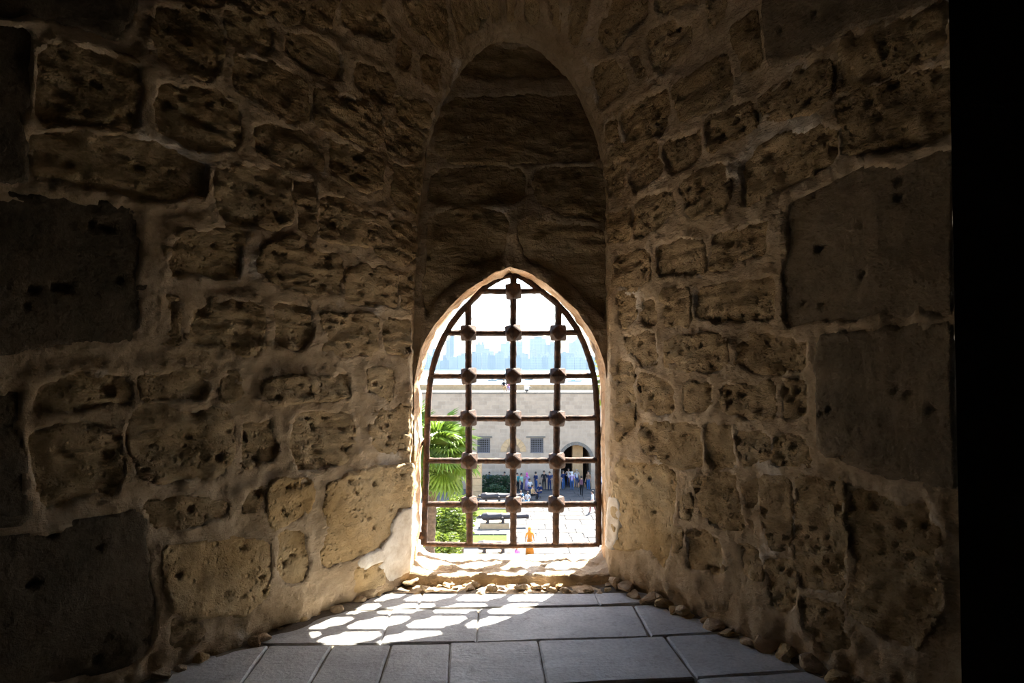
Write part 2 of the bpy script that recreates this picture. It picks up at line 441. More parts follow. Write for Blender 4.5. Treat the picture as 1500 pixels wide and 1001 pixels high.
VAULT = [  # voussoirs round the head of the niche
 ('l', '586 -6 640 -20 656 30 650 70 612 48'), ('l', '660 -20 700 -20 716 26 690 44 668 62'), ('l', '708 -20 726 -20 730 26 722 28'),
 ('r', '742 -20 757 -20 756 28 744 28'), ('r', '770 -20 790 -20 788 36 774 32'), ('r', '803 -20 824 -20 818 52 804 42'),
 ('r', '836 -14 866 -10 850 64 834 62'), ('r', '872 70 862 40 870 10 858 76 862 88'),
]
def parse(s):
    a = [float(x) for x in s.split()]; return list(zip(a[::2], a[1::2]))
POLY = {'l': [], 'r': []}
for side, lst in (('l', LEFT), ('r', RIGHT)):
    for kind, s in lst:
        POLY[side].append((kind, parse(s)))
for side, s in VAULT[:-1]: POLY[side].append(('s', parse(s)))

GROW = 0.019
def wave(side, a, b):
    """slow unevenness of the wall"""
    sd_ = 11 if side == 'l' else 41
    h = 0.030*fbm(a*1.7, b*1.7, 0.3, sd_, 2)
    foot = 0.085*np.exp(-((b-0.0)/0.11)**2)*(0.35+0.9*fbm(a*11, b*7, 0, sd_+3, 3))
    edge = sstep(a, 0.0, 0.12)*0.9+0.1
    return (h - foot*0.6)*edge
def warp(side, a, b):
    s_ = 5 if side == 'l' else 25
    return a+0.030*fbm(a*8, b*8, 0.1, s_, 4), b+0.030*fbm(a*8, b*8, 0.7, s_+7, 4)
def normal(side, v, t):
    h = 1e-3
    dv = surf(side, np.minimum(v+h, 2.0), t)-surf(side, np.maximum(v-h, 0), t)
    dt = surf(side, v, t+h)-surf(side, v, t-h)
    n = np.cross(dv, dt); n /= np.linalg.norm(n, axis=-1, keepdims=True)+1e-12
    if side == 'l': n = np.where(n[..., :1]*1.0 + 0 < 0, n, n)
    # point into the room (towards the axis / down)
    P = surf(side, v, t); toward = np.stack([-P[..., 0], np.zeros_like(P[..., 0])-0.3, 1.3-P[..., 2]*0.8], -1)
    s_ = np.sign((n*toward).sum(-1, keepdims=True)); return n*np.where(s_ == 0, 1, s_)

def grid_faces(mask, idx, flip=False):
    q = mask[:-1, :-1] & mask[1:, :-1] & mask[1:, 1:] & mask[:-1, 1:]
    i, j = np.nonzero(q)
    f = np.stack([idx[i, j], idx[i+1, j], idx[i+1, j+1], idx[i, j+1]], 1)
    return (f[:, ::-1] if flip else f).tolist()

def add_skirt(V, F, N, depth):
    """close a height-field patch into a block: skirt and back"""
    from collections import defaultdict
    e = defaultdict(int)
    for f in F:
        for k in range(4): e[(f[k], f[(k+1) % 4])] += 1
    bd = [(a, b) for (a, b) in e if (b, a) not in e]
    V = list(map(tuple, V)); m = {}
    for a, b in bd:
        for q in (a, b):
            if q not in m:
                m[q] = len(V); V.append(tuple(np.array(V[q])-N[q]*depth))
    for a, b in bd: F.append([b, a, m[a], m[b]])
    cen = np.mean([V[q] for q in m.values()], 0); ci = len(V); V.append(tuple(cen))
    for a, b in bd: F.append([m[b], m[a], ci])
    return V, F

RNG = np.random.RandomState(3)
def stone_block(name, kind, sdfun, bbox, base, nrm, parent, mat, rough, seed, res=0.0115, flip=False):
    """one stone: rough proud face falling to the joints, closed behind"""
    a0, a1, b0, b1 = bbox
    na = max(4, int((a1-a0+0.05)/res)); nb = max(4, int((b1-b0+0.05)/res))
    A, B = np.meshgrid(np.linspace(a0-0.025, a1+0.025, na), np.linspace(b0-0.025, b1+0.025, nb), indexing='ij')
    sd = sdfun(A, B); mask = sd > -0.014
    if mask.sum() < 9: return None
    r = np.random.RandomState(seed)
    off = r.uniform(-0.006, 0.010) if kind != 'p' else 0.012
    h = off + r.uniform(-.03, .03)*(A-(a0+a1)/2) + r.uniform(-.04, .04)*(B-(b0+b1)/2)
    rot = r.uniform(-0.12, 0.12)
    Br = B + rot*A
    h = h + rough*(0.013*fbm(A*7, Br*24, seed*.37, 91, 3) + 0.010*fbm(A*14, B*14, seed*.73, 57, 2) - 0.011*np.abs(fbm(A*5, Br*30, seed*.11, 33, 2)))
    area = (a1-a0)*(b1-b0)
    for _ in range(int(r.poisson(min(14, area*110*rough)))):
        pa, pb = r.uniform(a0, a1), r.uniform(b0, b1); pr = r.uniform(0.006, 0.014)
        h = h - r.uniform(.012, .026)*np.exp(-(((A-pa)/(pr*r.uniform(1, 1.8)))**2+((B-pb)/pr)**2)**1.5)
    h = h - 0.030*(1-sstep(sd, -0.014, 0.002))
    P = base(A, B) ; N = nrm(A, B); P = P + N*h[..., None]
    idx = -np.ones(mask.shape, int); idx[mask] = np.arange(mask.sum())
    F = grid_faces(mask, idx, flip); V = P[mask]; Nn = N[mask]
    V, F = add_skirt(V, F, Nn, 0.07)
    return mesh_obj(name, V, F, mat, parent, True)

def build_side(side, wall_name, label):
    """mortar bed of one splayed wall with its half of the vault, and every stone in it"""
    polys = []
    for kind, p in POLY[side]:
        q = [unproject(side, x, y) for x, y in p]
        a, b = ab([k[0] for k in q], [k[1] for k in q])
        polys.append((kind, chaikin(np.stack([a, b], 1), 1, 0.10)))
    # mortar bed
    res = 0.0135
    a_lin = np.arange(TB*LA, LA+res, res); a_lin[-1] = LA
    b_lin = np.linspace(0, LB0+LB1, int((LB0+LB1)/res))
    A, B = np.meshgrid(a_lin, b_lin, indexing='ij')
    Aw, Bw = warp(side, A, B)
    SD = np.full(A.shape, -1.0)
    for kind, p in polys:
        m = (A > p[:, 0].min()-.2) & (A < p[:, 0].max()+.2) & (B > p[:, 1].min()-.2) & (B < p[:, 1].max()+.2)
        if m.any(): SD[m] = np.maximum(SD[m], sdist(Aw[m], Bw[m], p)+GROW)
    s_ = 3 if side == 'l' else 63
    pr = 0.5+0.5*vnoise(A*2.5, B*2.5, 0.4, s_+9)
    h = wave(side, A, B) + 0.011*fbm(A*9, B*13, 0, s_, 4) + 0.006*(pr-0.4)
    h = h + 0.004*pr*np.exp(-((SD+0.006)/0.016)**2) - 0.006*sstep(-SD, 0.012, 0.06)*(1.2-pr) + 0.004*fbm(A*38, B*38, 0, s_+31, 2)
    smear = 0.045*np.clip(fbm(A*5, B*5, 0.9, s_+21, 3)+0.10, 0, 1)          # mortar smeared over the stone edges
    h = h - 0.05*sstep(SD-smear, 0.009, 0.026)
    V_, T_ = vt(A, B)
    N = normal(side, V_, T_); P = surf(side, V_, T_) + N*(h*sstep(A, TB*LA, TB*LA+.06))[..., None]
    # keep the crown line of the two halves together
    crown = surf(side, V_, T_)
    k = sstep(B, LB0+LB1-0.04, LB0+LB1)[..., None]; P = P*(1-k)+crown*k
    idx = np.arange(A.size).reshape(A.shape)
    F = grid_faces(np.ones(A.shape, bool), idx, side == 'l')
    wall = mesh_obj(wall_name, P.reshape(-1, 3), F, M['mortar'], None, True)
    tag(wall, label, 'wall', kind='structure')
    fl = side == 'l'
    for i, (kind, p) in enumerate(polys):
        bbox = (max(p[:, 0].min(), TB*LA+.03), min(p[:, 0].max(), LA-.03), max(p[:, 1].min(), 0.0), min(p[:, 1].max(), LB0+LB1-.02))
        def sdf(a, b, p=p):
            aw, bw = warp(side, a, b); d = sdist(aw, bw, p)+GROW
            return np.minimum(d, np.minimum(np.minimum(a-TB*LA-.01, LA-0.004-a), np.minimum(b+.014, LB0+LB1-.02-b)))
        def base(a, b):
            v, t = vt(np.clip(a, TB*LA, LA), np.clip(b, 0, LB0+LB1)); 
            return surf(side, v, t) + normal(side, v, t)*wave(side, a, b)[..., None]
        def nrm(a, b):
            v, t = vt(np.clip(a, TB*LA+.01, LA), np.clip(b, 0.01, LB0+LB1-.01)); return normal(side, v, t)
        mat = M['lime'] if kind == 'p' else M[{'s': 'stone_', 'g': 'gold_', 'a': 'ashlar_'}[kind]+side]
        stone_block({'a': 'ashlar_stone', 'p': 'lime_patch'}.get(kind, 'stone'), kind, sdf, bbox, base, nrm, wall, mat,
                    {'s': 1.0, 'g': 0.55, 'a': 0.22, 'p': 0.12}[kind], 100+i+(500 if side == 'r' else 0), 0.0115 if kind != 'a' else 0.0135, fl)
    return wall
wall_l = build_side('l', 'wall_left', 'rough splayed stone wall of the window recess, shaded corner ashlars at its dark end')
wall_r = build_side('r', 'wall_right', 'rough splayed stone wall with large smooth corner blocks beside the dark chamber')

# ------------------------------------------------------------------ window wall (niche panel) and opening
OPW, OPX = 0.545, -0.006         # half width and centre of the opening
OP_S, OP_A = 1.05, 1.735         # springing and apex
ZSILL = 0.045
D_IN, D_OUT = 3.865, 4.13
def open_curve(n, w=OPW, zs=OP_S, za=OP_A, z0=0.0, cx=OPX, pw=1.0):
    """pointed arch from the left foot over the apex to the right foot"""
    pts = []
    for u in np.linspace(0, 1, n):
        s = -1 if u < 0.5 else 1; q = u*2 if u < 0.5 else (1-u)*2
        if q < 0.42: pts.append((cx+s*w, z0+(zs-z0)*q/0.42))
        else:
            th = (q-0.42)/0.58*PI/2
            f = (1-math.sin(th)**2)**0.75
            pts.append((cx+s*w*f, zs+(za-zs)*math.sin(th)))
    return np.array(pts)
NU, NR = 260, 64
inner = open_curve(NU)
_u = np.linspace(0, 5.2, NU)
inner = inner + np.stack([0.008*fbm(_u*7, _u*0, 0, 151, 3), 0.008*fbm(_u*7, _u*0, 0, 153, 3)], 1)*sstep(inner[:, 1], 0.1, 0.4)[:, None]
def niche_curve(n, grow=0.05):
    pts = []
    for u in np.linspace(0, 1, n):
        s = 'l' if u < 0.5 else 'r'; q = u*2 if u < 0.5 else (1-u)*2
        v = q/0.42*0.72 if q < 0.42 else 0.72+(q-0.42)/0.58*1.28
        P = surf(s, v, 0.0); pts.append((P[0]*(1+grow/0.55)+0.0, P[2]*(1+0.012)))
    return np.array(pts)
outer = niche_curve(NU)
R = np.linspace(0, 1, NR)**1.0
X = inner[:, None, 0]*(1-R)+outer[:, None, 0]*R
Z = inner[:, None, 1]*(1-R)+outer[:, None, 1]*R
PAN = [('685 66 800 66 830 90 844 108 700 110 668 106', 's'), ('650 146 760 142 868 142 878 180 884 232 760 236 640 236', 's'),
       ('634 252 720 246 770 250 768 292 700 300 630 296', 's'), ('782 248 884 246 886 322 830 316 786 296', 's'),
       ('626 314 690 308 744 316 738 376 690 392 650 432 622 470 618 400', 's'), ('760 322 880 336 888 400 888 470 862 440 820 396 770 378', 's')]
pan_polys = []
for s, k in PAN:
    pts = [at_depth(x, y, D_IN) for x, y in parse(s)]
    pan_polys.append(chaikin(np.array([(p.x, p.z) for p in pts]), 1, 0.16))
def pwarp(x, z): return x+0.02*fbm(x*8, z*8, .2, 71, 3), z+0.02*fbm(x*8, z*8, .6, 77, 3)
Xw, Zw = pwarp(X, Z); SD = np.full(X.shape, -1.0)
for p in pan_polys: SD = np.maximum(SD, sdist(Xw, Zw, p)+GROW)
def pwave(x, z): return 0.025*fbm(x*2.2, z*2.2, .5, 81, 2) + 0.03*sstep(z, 1.75, 1.95)*sstep(z, 2.25, 2.0)*vnoise(x*3, z*2, 0, 83)
rimfade = sstep(R, 0.0, 0.10)[None, :]*np.ones_like(X)
h = pwave(X, Z)*rimfade + 0.008*fbm(X*14, Z*14, 0, 85, 3) + 0.006*fbm(X*5, Z*24, 0, 88, 2)*1.0 + 0.003*np.exp(-((SD+.012)/.022)**2) + 0.004 - 0.05*sstep(SD-0.05*np.clip(fbm(X*4, Z*4, .3, 87, 3)+.15, 0, 1), 0.003, .024)
# ragged lip of mortar round the opening
lip = 0.045*np.exp(-(R[None, :]*np.hypot(outer[:, None, 0]-inner[:, None, 0], outer[:, None, 1]-inner[:, None, 1])/0.055)**2)*np.clip(0.25+1.1*fbm(X*11, Z*11, 0, 89, 3), -0.1, 1)
h = h + lip
P = np.stack([X, D_IN-h, Z], -1)
idx = np.arange(X.size).reshape(X.shape)
wall_b = mesh_obj('wall_back', P.reshape(-1, 3), grid_faces(np.ones(X.shape, bool), idx, True), M['mortar'], None, True)
tag(wall_b, 'stone panel filling the tall pointed niche above the barred window', 'wall', kind='structure')
for i, p in enumerate(pan_polys):
    bbox = (p[:, 0].min(), p[:, 0].max(), p[:, 1].min(), p[:, 1].max())
    def sdf(a, b, p=p):
        aw, bw = pwarp(a, b); return sdist(aw, bw, p)+GROW
    def base(a, b): return np.stack([a, D_IN-pwave(a, b), b], -1)
    def nrm(a, b): return np.stack([np.zeros_like(a), -np.ones_like(a), np.zeros_like(a)], -1)
    stone_block('stone', 's', sdf, bbox, base, nrm, wall_b, M['stone_b'], 0.85, 900+i, 0.0125, True)

# plaster reveal of the opening, running out to the outer face
ND = 26
dd = np.linspace(0, 1, ND)
Xr = np.repeat(inner[:, :1], ND, 1); Zr = np.repeat(inner[:, 1:], ND, 1)
Dr = D_IN-0.004 + (D_OUT-D_IN+0.004)*dd[None, :]*np.ones_like(Xr)
cen = np.array([OPX, 0.9])
nx = -(Xr-cen[0]); nz = -(np.clip(Zr-OP_S, 0, None)); ln = np.hypot(nx, nz)+1e-9; nx /= ln; nz /= ln
u_arc = np.linspace(0, 5.2, NU)[:, None]*np.ones_like(Xr)
hr = 0.020*fbm(u_arc*8, Dr*12, 0, 121, 4)*sstep(dd, 0.0, 0.15)[None, :]*np.ones_like(Xr) + 0.010*np.sin(dd*PI)[None, :]
P = np.stack([Xr+nx*hr, Dr, Zr+nz*hr], -1)
n0 = P.reshape(-1, 3).tolist(); idx = np.arange(Xr.size).reshape(Xr.shape)
F = grid_faces(np.ones(Xr.shape, bool), idx, True)
# outer face of the tower round the opening
b0 = len(n0); ring = []
for i in range(NU):
    x, z = inner[i]; u = i/(NU-1)
    if u < 0.25: q = (-7.0, -12.0+(u/0.25)*19)
    elif u < 0.75: q = (-7.0+(u-0.25)/0.5*14, 7.0)
    else: q = (7.0, 7.0-(u-0.75)/0.25*19)
    n0.append((q[0], D_OUT, q[1])); ring.append(b0+i)
for i in range(NU-1): F.append([idx[i, -1], idx[i+1, -1], ring[i+1], ring[i]])
n0 += [(inner[0, 0], D_OUT, -12.0), (inner[-1, 0], D_OUT, -12.0)]
F.append([ring[0], idx[0, -1], len(n0)-2]); F.append([ring[-1], len(n0)-1, idx[-1, -1]])
F.append([idx[0, -1], idx[-1, -1], len(n0)-1, len(n0)-2])
win = mesh_obj('window_1', n0, F, M['plaster'], None, True)
tag(win, 'pointed arch window opening with pale plastered reveal in the thick wall', 'window', kind='structure')

# sill: rough stone bed, its broken edge towards the room, and rubble
xs = np.linspace(-0.62, 0.62, 120); ds = np.linspace(3.60, D_OUT+0.01, 60)
Xs, Ds = np.meshgrid(xs, ds, indexing='ij')
brk = 3.735+0.020*fbm(Xs*7, Xs*0, 0, 131, 3)
top = ZSILL + 0.010*fbm(Xs*9, Ds*9, 0, 133, 3) + 0.035*np.clip((np.abs(Xs-OPX)-0.42)/0.12, 0, 1)**2*sstep(Ds, 3.7, 3.9)
low = -0.010 + 0.014*fbm(Xs*11, Ds*11, 0, 135, 3)
top = top + 0.012*fbm(Xs*22, Ds*22, 0, 137, 3); Zs = low+(top-low)*sstep(Ds, brk-0.014, brk+0.008)
idx = np.arange(Xs.size).reshape(Xs.shape)
sill = mesh_obj('window_sill', np.stack([Xs, Ds, Zs], -1).reshape(-1, 3), grid_faces(np.ones(Xs.shape, bool), idx), M['mortar'], win, True)

rr = random.Random(5)
def rubble(parent, x, y, z, sx, sy, sz, mat):
    bm = bmesh.new()
    for _ in range(15):
        d = Vector((rr.gauss(0, 1), rr.gauss(0, 1), rr.gauss(0, 1))).normalized()*rr.uniform(.85, 1.1)
        bm.verts.new((d.x*sx, d.y*sy, d.z*sz))
    r_ = bmesh.ops.convex_hull(bm, input=bm.verts)
    bmesh.ops.delete(bm, geom=list({v for v in r_['geom_interior'] if isinstance(v, bmesh.types.BMVert)}), context='VERTS')
    bmesh.ops.bevel(bm, geom=bm.edges[:], offset=min(sx, sy, sz)*0.14, segments=1, affect='EDGES')
    me = bpy.data.meshes.new('rubble_stone'); bm.to_mesh(me); bm.free(); me.materials.append(mat)
    o = link(bpy.data.objects.new('rubble_stone', me), parent)
    o.location = (x, y, z); o.rotation_euler = (rr.uniform(-.3, .3), rr.uniform(-.3, .3), rr.uniform(0, 6))
    return o
for i in range(34):
    x = -0.58+1.16*(i+rr.random())/34; s = rr.uniform(0.015, 0.045)
    rubble(sill, x, rr.uniform(3.56, 3.73), rr.uniform(-0.006, 0.010), s*rr.uniform(1, 1.7), s*0.9, s*0.5, M['mortar'] if rr.random() < .7 else M['stone_b'])
def foot_x(side, d): 
    p = SIDE[side]; return p['s']*(p['w0']+p['k']*(DB-d))
for side, wl_, n in (('l', wall_l, 16), ('r', wall_r, 26)):
    for i in range(n):
        d = 3.68-1.4*((i+rr.random())/n)**1.1; s = rr.uniform(0.018, 0.055)*(1.2 if side == 'r' else 0.8)
        x = foot_x(side, d); sg = SIDE[side]['s']
        rubble(wl_, x-sg*rr.uniform(-0.025, 0.02), d, s*rr.uniform(0.0, 0.4), s*1.1, s*1.2, s*rr.uniform(0.5, 1.0), M['gold_'+side] if rr.random() < .35 else M['mortar'])

# ------------------------------------------------------------------ floor: slabs on a dusty bed
fx = np.linspace(-2.6, 2.6, 190); fy = np.linspace(-2.6, 3.78, 230)
Xf, Yf = np.meshgrid(fx, fy, indexing='ij')
edge = np.minimum(Xf-(-(0.555+0.70*(DB-Yf))), (0.53+0.60*(DB-Yf))-Xf)
Zf = -0.012+0.004*fbm(Xf*12, Yf*12, 0, 141, 3)+0.028*np.exp(-(np.clip(edge, 0, None)/0.07)**2)*(0.5+0.5*vnoise(Xf*6, Yf*6, 0, 143))*(Yf > 2.1)
idx = np.arange(Xf.size).reshape(Xf.shape)
floor = mesh_obj('floor', np.stack([Xf, Yf, Zf], -1).reshape(-1, 3), grid_faces(np.ones(Xf.shape, bool), idx), M['dust'], None, True)
tag(floor, 'worn grey stone slab floor running to the barred window', 'floor', kind='structure')
SLABS = ['446 893 545 870 616 870 610 890', '614 890 621 870 870 870 877 885 740 888', '880 885 873 869 958 867 1002 880',
 '376 942 452 896 571 894 556 942', '560 942 575 894 699 893 696 940', '700 940 704 892 926 888 949 932', '955 931 931 888 1006 883 1106 924 1040 926',
 '300 962 390 947 350 1003 206 1003', '355 1003 395 947 484 946 450 1003', '455 1003 489 946 570 945 551 1003', '556 1003 575 945 657 944 654 1003',
 '658 1003 661 943 786 940 798 1003', '803 1003 791 940 971 934 1015 993', '1022 992 978 933 1108 927 1204 980', '1024 996 1206 984 1240 1003 1030 1003']
def slab(poly, z=0.0, bev=0.006, th=0.05, parent=floor):
    poly = [Vector(p) for p in poly]; n = len(poly); c = sum(poly, Vector((0, 0)))/n
    ar = sum(poly[i].x*poly[(i+1) % n].y-poly[(i+1) % n].x*poly[i].y for i in range(n))
    if ar < 0: poly.reverse()
    poly = [p+(p-c).normalized()*0.0075 for p in poly]
    # slightly worn outline
    out = []
    for i in range(n):
        a, b = poly[i], poly[(i+1) % n]; k = max(2, int((b-a).length/0.05))
        for j in range(k):
            q = a.lerp(b, j/k); w = 0.0015 if j else 0.004
            q = q+(c-q).normalized()*rr.uniform(0, w*1.6); out.append(q)
    m = len(out); vs_ = [(p.x, p.y, -th) for p in out]+[(p.x, p.y, z-bev) for p in out]
    for p in out:
        q = p+(c-p).normalized()*bev*1.3; vs_.append((q.x, q.y, z))
    fs = [tuple(2*m+i for i in range(m))]
    for i in range(m):
        j = (i+1) % m
        fs += [(i, j, m+j, m+i), (m+i, m+j, 2*m+j, 2*m+i)]
    return mesh_obj('paving_slab', vs_, fs, M['slab'], parent)
for s in SLABS:
    pts = [at_height(x, y, 0.0) for x, y in parse(s)]
    slab([(p.x, p.y) for p in pts], rr.uniform(-0.002, 0.003))
y = 2.53
for row in range(6):                       # the same paving under and behind the viewpoint
    x = -2.3+rr.uniform(0, .3)
    while x < 2.2:
        w = rr.uniform(0.35, 0.8); hw = (0.5+0.65*(DB-y)) if y-0.5 > 2.1 else 2.5
        if x > -hw and x+w < hw: slab([(x+.006, y-.46), (x+w-.006, y-.46), (x+w-.006, y-.008), (x+.006, y-.008)], rr.uniform(-.002, .003))
        x += w
    y -= 0.47

# ------------------------------------------------------------------ dark chamber round the viewpoint
def front_wall(side):
    sg = SIDE[side]['s']; df = SIDE[side]['df']; vs_ = []; fs = []
    V = np.linspace(0, 2, 60); P = surf(side, V, np.ones_like(V))
    for p in P: vs_ += [(p[0], df, p[2]), (sg*2.7, df, max(p[2], 0) if p[2] < 4.15 else 4.3)]
    for i in range(59): fs.append((2*i, 2*i+1, 2*i+3, 2*i+2))
    vs_ += [(XC0, df, 4.6), (sg*2.7, df, 4.6)]; fs.append((118, 119, 121, 120))
    if sg > 0:                              # ledge of rough masonry at the foot of the right pier
        pass
    return vs_, fs
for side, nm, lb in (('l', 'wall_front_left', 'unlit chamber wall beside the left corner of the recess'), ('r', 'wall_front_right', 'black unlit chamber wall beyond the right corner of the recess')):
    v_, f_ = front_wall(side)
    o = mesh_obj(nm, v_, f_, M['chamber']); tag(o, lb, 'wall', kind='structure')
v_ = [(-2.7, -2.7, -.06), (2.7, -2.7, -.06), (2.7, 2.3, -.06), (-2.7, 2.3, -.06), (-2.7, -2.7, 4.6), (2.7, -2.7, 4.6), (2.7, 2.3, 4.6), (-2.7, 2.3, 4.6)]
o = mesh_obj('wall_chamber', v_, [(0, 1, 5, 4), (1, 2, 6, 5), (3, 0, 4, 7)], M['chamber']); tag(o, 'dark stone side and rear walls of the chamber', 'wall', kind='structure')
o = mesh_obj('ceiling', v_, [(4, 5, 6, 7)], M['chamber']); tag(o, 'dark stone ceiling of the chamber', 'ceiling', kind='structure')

# ------------------------------------------------------------------ iron grille
GD = 4.05
gr = empty('window_grille', (0, GD, 0.10))
tag(gr, 'rusty iron grille with knotted bar crossings set in the pointed window', 'grille')
def gpt(px, py): 
    p = at_depth(px, py, GD); return Vector((p.x, 0, p.z-0.10))
grng = random.Random(12)
def bar(name, pts, rad, par=gr, n=8, step=0.02, jit=0.10):
    out = []
    for a, b in zip(pts[:-1], pts[1:]):
        k = max(1, int((b-a).length/step))
        for j in range(k): out.append(a.lerp(b, j/k))
    out.append(pts[-1]); mb = MB(); mb.tube(out, rad, n, jit=jit, rng=grng)
    return mb.build(name, M['iron'], par, True)
LFR = [(621, 798), (624, 700), (626, 622), (629, 560), (638, 522), (653, 488), (671, 461), (688, 444), (712, 419), (732, 407), (748, 402)]
RFR = [(752, 402), (768, 407), (793, 427), (818, 446), (836, 468), (850, 490), (864, 526), (871, 555), (875, 600), (876, 700), (877, 798)]
def smooth_px(l):
    p = np.array(l, float)
    for _ in range(2):
        q = [p[0]]
        for a, b in zip(p[:-1], p[1:]): q += [a*.75+b*.25, a*.25+b*.75]
        q.append(p[-1]); p = np.array(q)
    return p
bar('frame', [gpt(*p) for p in smooth_px(LFR+RFR[1:])], 0.0195, n=6)
fl = lambda y: np.interp(y, [q[1] for q in LFR][::-1], [q[0] for q in LFR][::-1])
frr = lambda y: np.interp(y, [q[1] for q in RFR], [q[0] for q in RFR])
VB = {0: (688, 686, 447), 1: (752, 752, 404), 2: (814, 818, 449)}
HY = [427, 488, 551, 613, 675, 739]
for k, (xb, xt, yt) in VB.items(): bar('vertical_bar', [gpt(xb, 797), gpt((xb+xt)/2-0.5, 610), gpt(xt, yt)], 0.0205)
for y in HY:
    bar('horizontal_bar', [gpt(fl(y), y), gpt(752, y+0.5), gpt(frr(y), y-.5)], 0.0178)
bar('bottom_rail', [gpt(620, 797), gpt(752, 800), gpt(878, 798)], [0.014]*999 if False else 0.0145)
def boss(px, py, s=0.0470):
    bm = bmesh.new(); v = {}
    for i, c in enumerate([(x, y, z) for x in (-1, 0, 1) for y in (-1, 0, 1) for z in (-1, 0, 1) if abs(x)+abs(y)+abs(z) == 2]):
        j = [grng.uniform(0.93, 1.05) for _ in range(3)]
        bm.verts.new((c[0]*s*j[0], c[1]*s*0.92*j[1], c[2]*s*j[2]))
    f0 = bm.verts.new((0, -s*1.16, 0)); bm.verts.new((0, s*1.10, 0))
    bmesh.ops.convex_hull(bm, input=bm.verts)
    bmesh.ops.bevel(bm, geom=bm.edges[:], offset=s*0.09, segments=1, affect='EDGES')
    me = bpy.data.meshes.new('boss'); bm.to_mesh(me); bm.free(); me.materials.append(M['iron'])
    o = link(bpy.data.objects.new('boss', me), gr); o.location = gpt(px, py); o.rotation_euler = (0, grng.uniform(-.12, .12), 0)
    return o
boss(752, 427)
for y in HY[1:]:
    for k, (xb, xt, yt) in VB.items(): boss(xb+(xt-xb)*(797-y)/(797-yt), y)
# ties into the masonry
bar('wall_tie', [gpt(625, 634), gpt(623, 645), gpt(618, 651), gpt(609, 653)], 0.010)
bar('wall_tie', [gpt(876, 652), gpt(889, 651)], 0.011)
bar('wall_tie', [gpt(622, 786), gpt(610, 784)], 0.022)
bar('wall_tie', [gpt(711, 420), gpt(706, 412), gpt(704, 404)], 0.009)

# ================================================================== OUTSIDE
GZ = -10.3
def wall_far_mat():
    t = NT('courtyard masonry'); v = t.coords()
    tc = t.n.new('ShaderNodeTexCoord'); sep = t.n.new('ShaderNodeSeparateXYZ'); cb = t.n.new('ShaderNodeCombineXYZ')
    t.link(tc.outputs['Object'], sep.inputs[0]); t.link(sep.outputs['X'], cb.inputs['X']); t.link(sep.outputs['Z'], cb.inputs['Y'])
    br = t.node('ShaderNodeTexBrick'); br.inputs['Scale'].default_value = 1.0
    br.inputs['Brick Width'].default_value = 0.75; br.inputs['Row Height'].default_value = 0.36; br.inputs['Mortar Size'].default_value = 0.018
    br.inputs['Color1'].default_value = (0.37, 0.30, 0.225, 1); br.inputs['Color2'].default_value = (0.30, 0.245, 0.185, 1); br.inputs['Mortar'].default_value = (0.36, 0.305, 0.24, 1)
    t.link(cb.outputs[0], br.inputs['Vector'])
    f = t.noise(v, 1.4, 5, 0.7)
    c = t.mix(0.5, br.outputs['Color'], t.ramp(f, [(0.3, (0.55, 0.55, 0.55)), (0.7, (1, 1, 1))]), 'MULTIPLY')
    return t.finish(c, 0.95, t.bump(f, 0.4, 0.05), 0.1)
M['court_wall'] = wall_far_mat()
M['tan'] = plain('tan ashlar', (0.42, 0.30, 0.17), 0.9, 0.1, 3)
M['bounce_ground'] = plain('bounce-paled court ground', (0.46, 0.43, 0.38), 0.9, 0.1, 0.8, 0.2)  # unseen near part of the court, paled to bounce more sunlight indoors
M['court_bed'] = plain('toned-down court surface', (0.12, 0.115, 0.105), 0.9, 0.1, 0.8, 0.3)  # same court where it shows, toned down against the sun's glare
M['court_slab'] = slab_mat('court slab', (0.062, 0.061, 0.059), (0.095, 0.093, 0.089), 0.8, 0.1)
M['kerb'] = plain('pale kerb stone', (0.15, 0.14, 0.12), 0.9, 0.1, 2)
M['grass'] = plain('mown grass', (0.055, 0.085, 0.016), 0.9, 0.1, 5, 0.5)
M['cannon'] = plain('weathered black iron', (0.035, 0.028, 0.03), 0.6, 0.4, 6, 0.4)
M['lattice'] = plain('grey iron lattice', (0.11, 0.11, 0.12), 0.7, 0.3)
M['dark'] = plain('painted interior shade', (0.02, 0.018, 0.016), 0.9, 0.1)  # shade of unlit insides put into the colour
def leaf_mat(name, col, tr=0.5):
    t = NT(name)
    f = t.noise(t.coords(), 1.5, 3, 0.6); oi = t.n.new('ShaderNodeObjectInfo')
    c = t.mix(1.0, col, t.ramp(f, [(0.3, (0.55, 0.6, 0.5)), (0.7, (1.1, 1.05, 1.0))]), 'MULTIPLY')
    c = t.mix(0.5, c, t.ramp(oi.outputs['Random'], [(0, (0.55, 0.65, 0.6)), (1, (1.2, 1.1, 0.9))]), 'MULTIPLY')
    t.finish(c, 0.45, None, 0.4)
    tl = t.n.new('ShaderNodeBsdfTranslucent'); t.link(c, tl.inputs['Color'])
    mx = t.n.new('ShaderNodeMixShader'); mx.inputs[0].default_value = tr
    t.link(t.bsdf.outputs[0], mx.inputs[1]); t.link(tl.outputs[0], mx.inputs[2]); t.link(mx.outputs[0], t.out.inputs['Surface'])
    return t.mat
M['frond'] = leaf_mat('palm frond', (0.12, 0.20, 0.025)); M['leaf'] = leaf_mat('shrub leaf', (0.13, 0.18, 0.025))
M['hedge'] = leaf_mat('dark hedge leaf', (0.03, 0.07, 0.03), 0.3)
M['bark'] = plain('palm bark', (0.09, 0.065, 0.045), 0.95, 0.1, 8, 0.5)

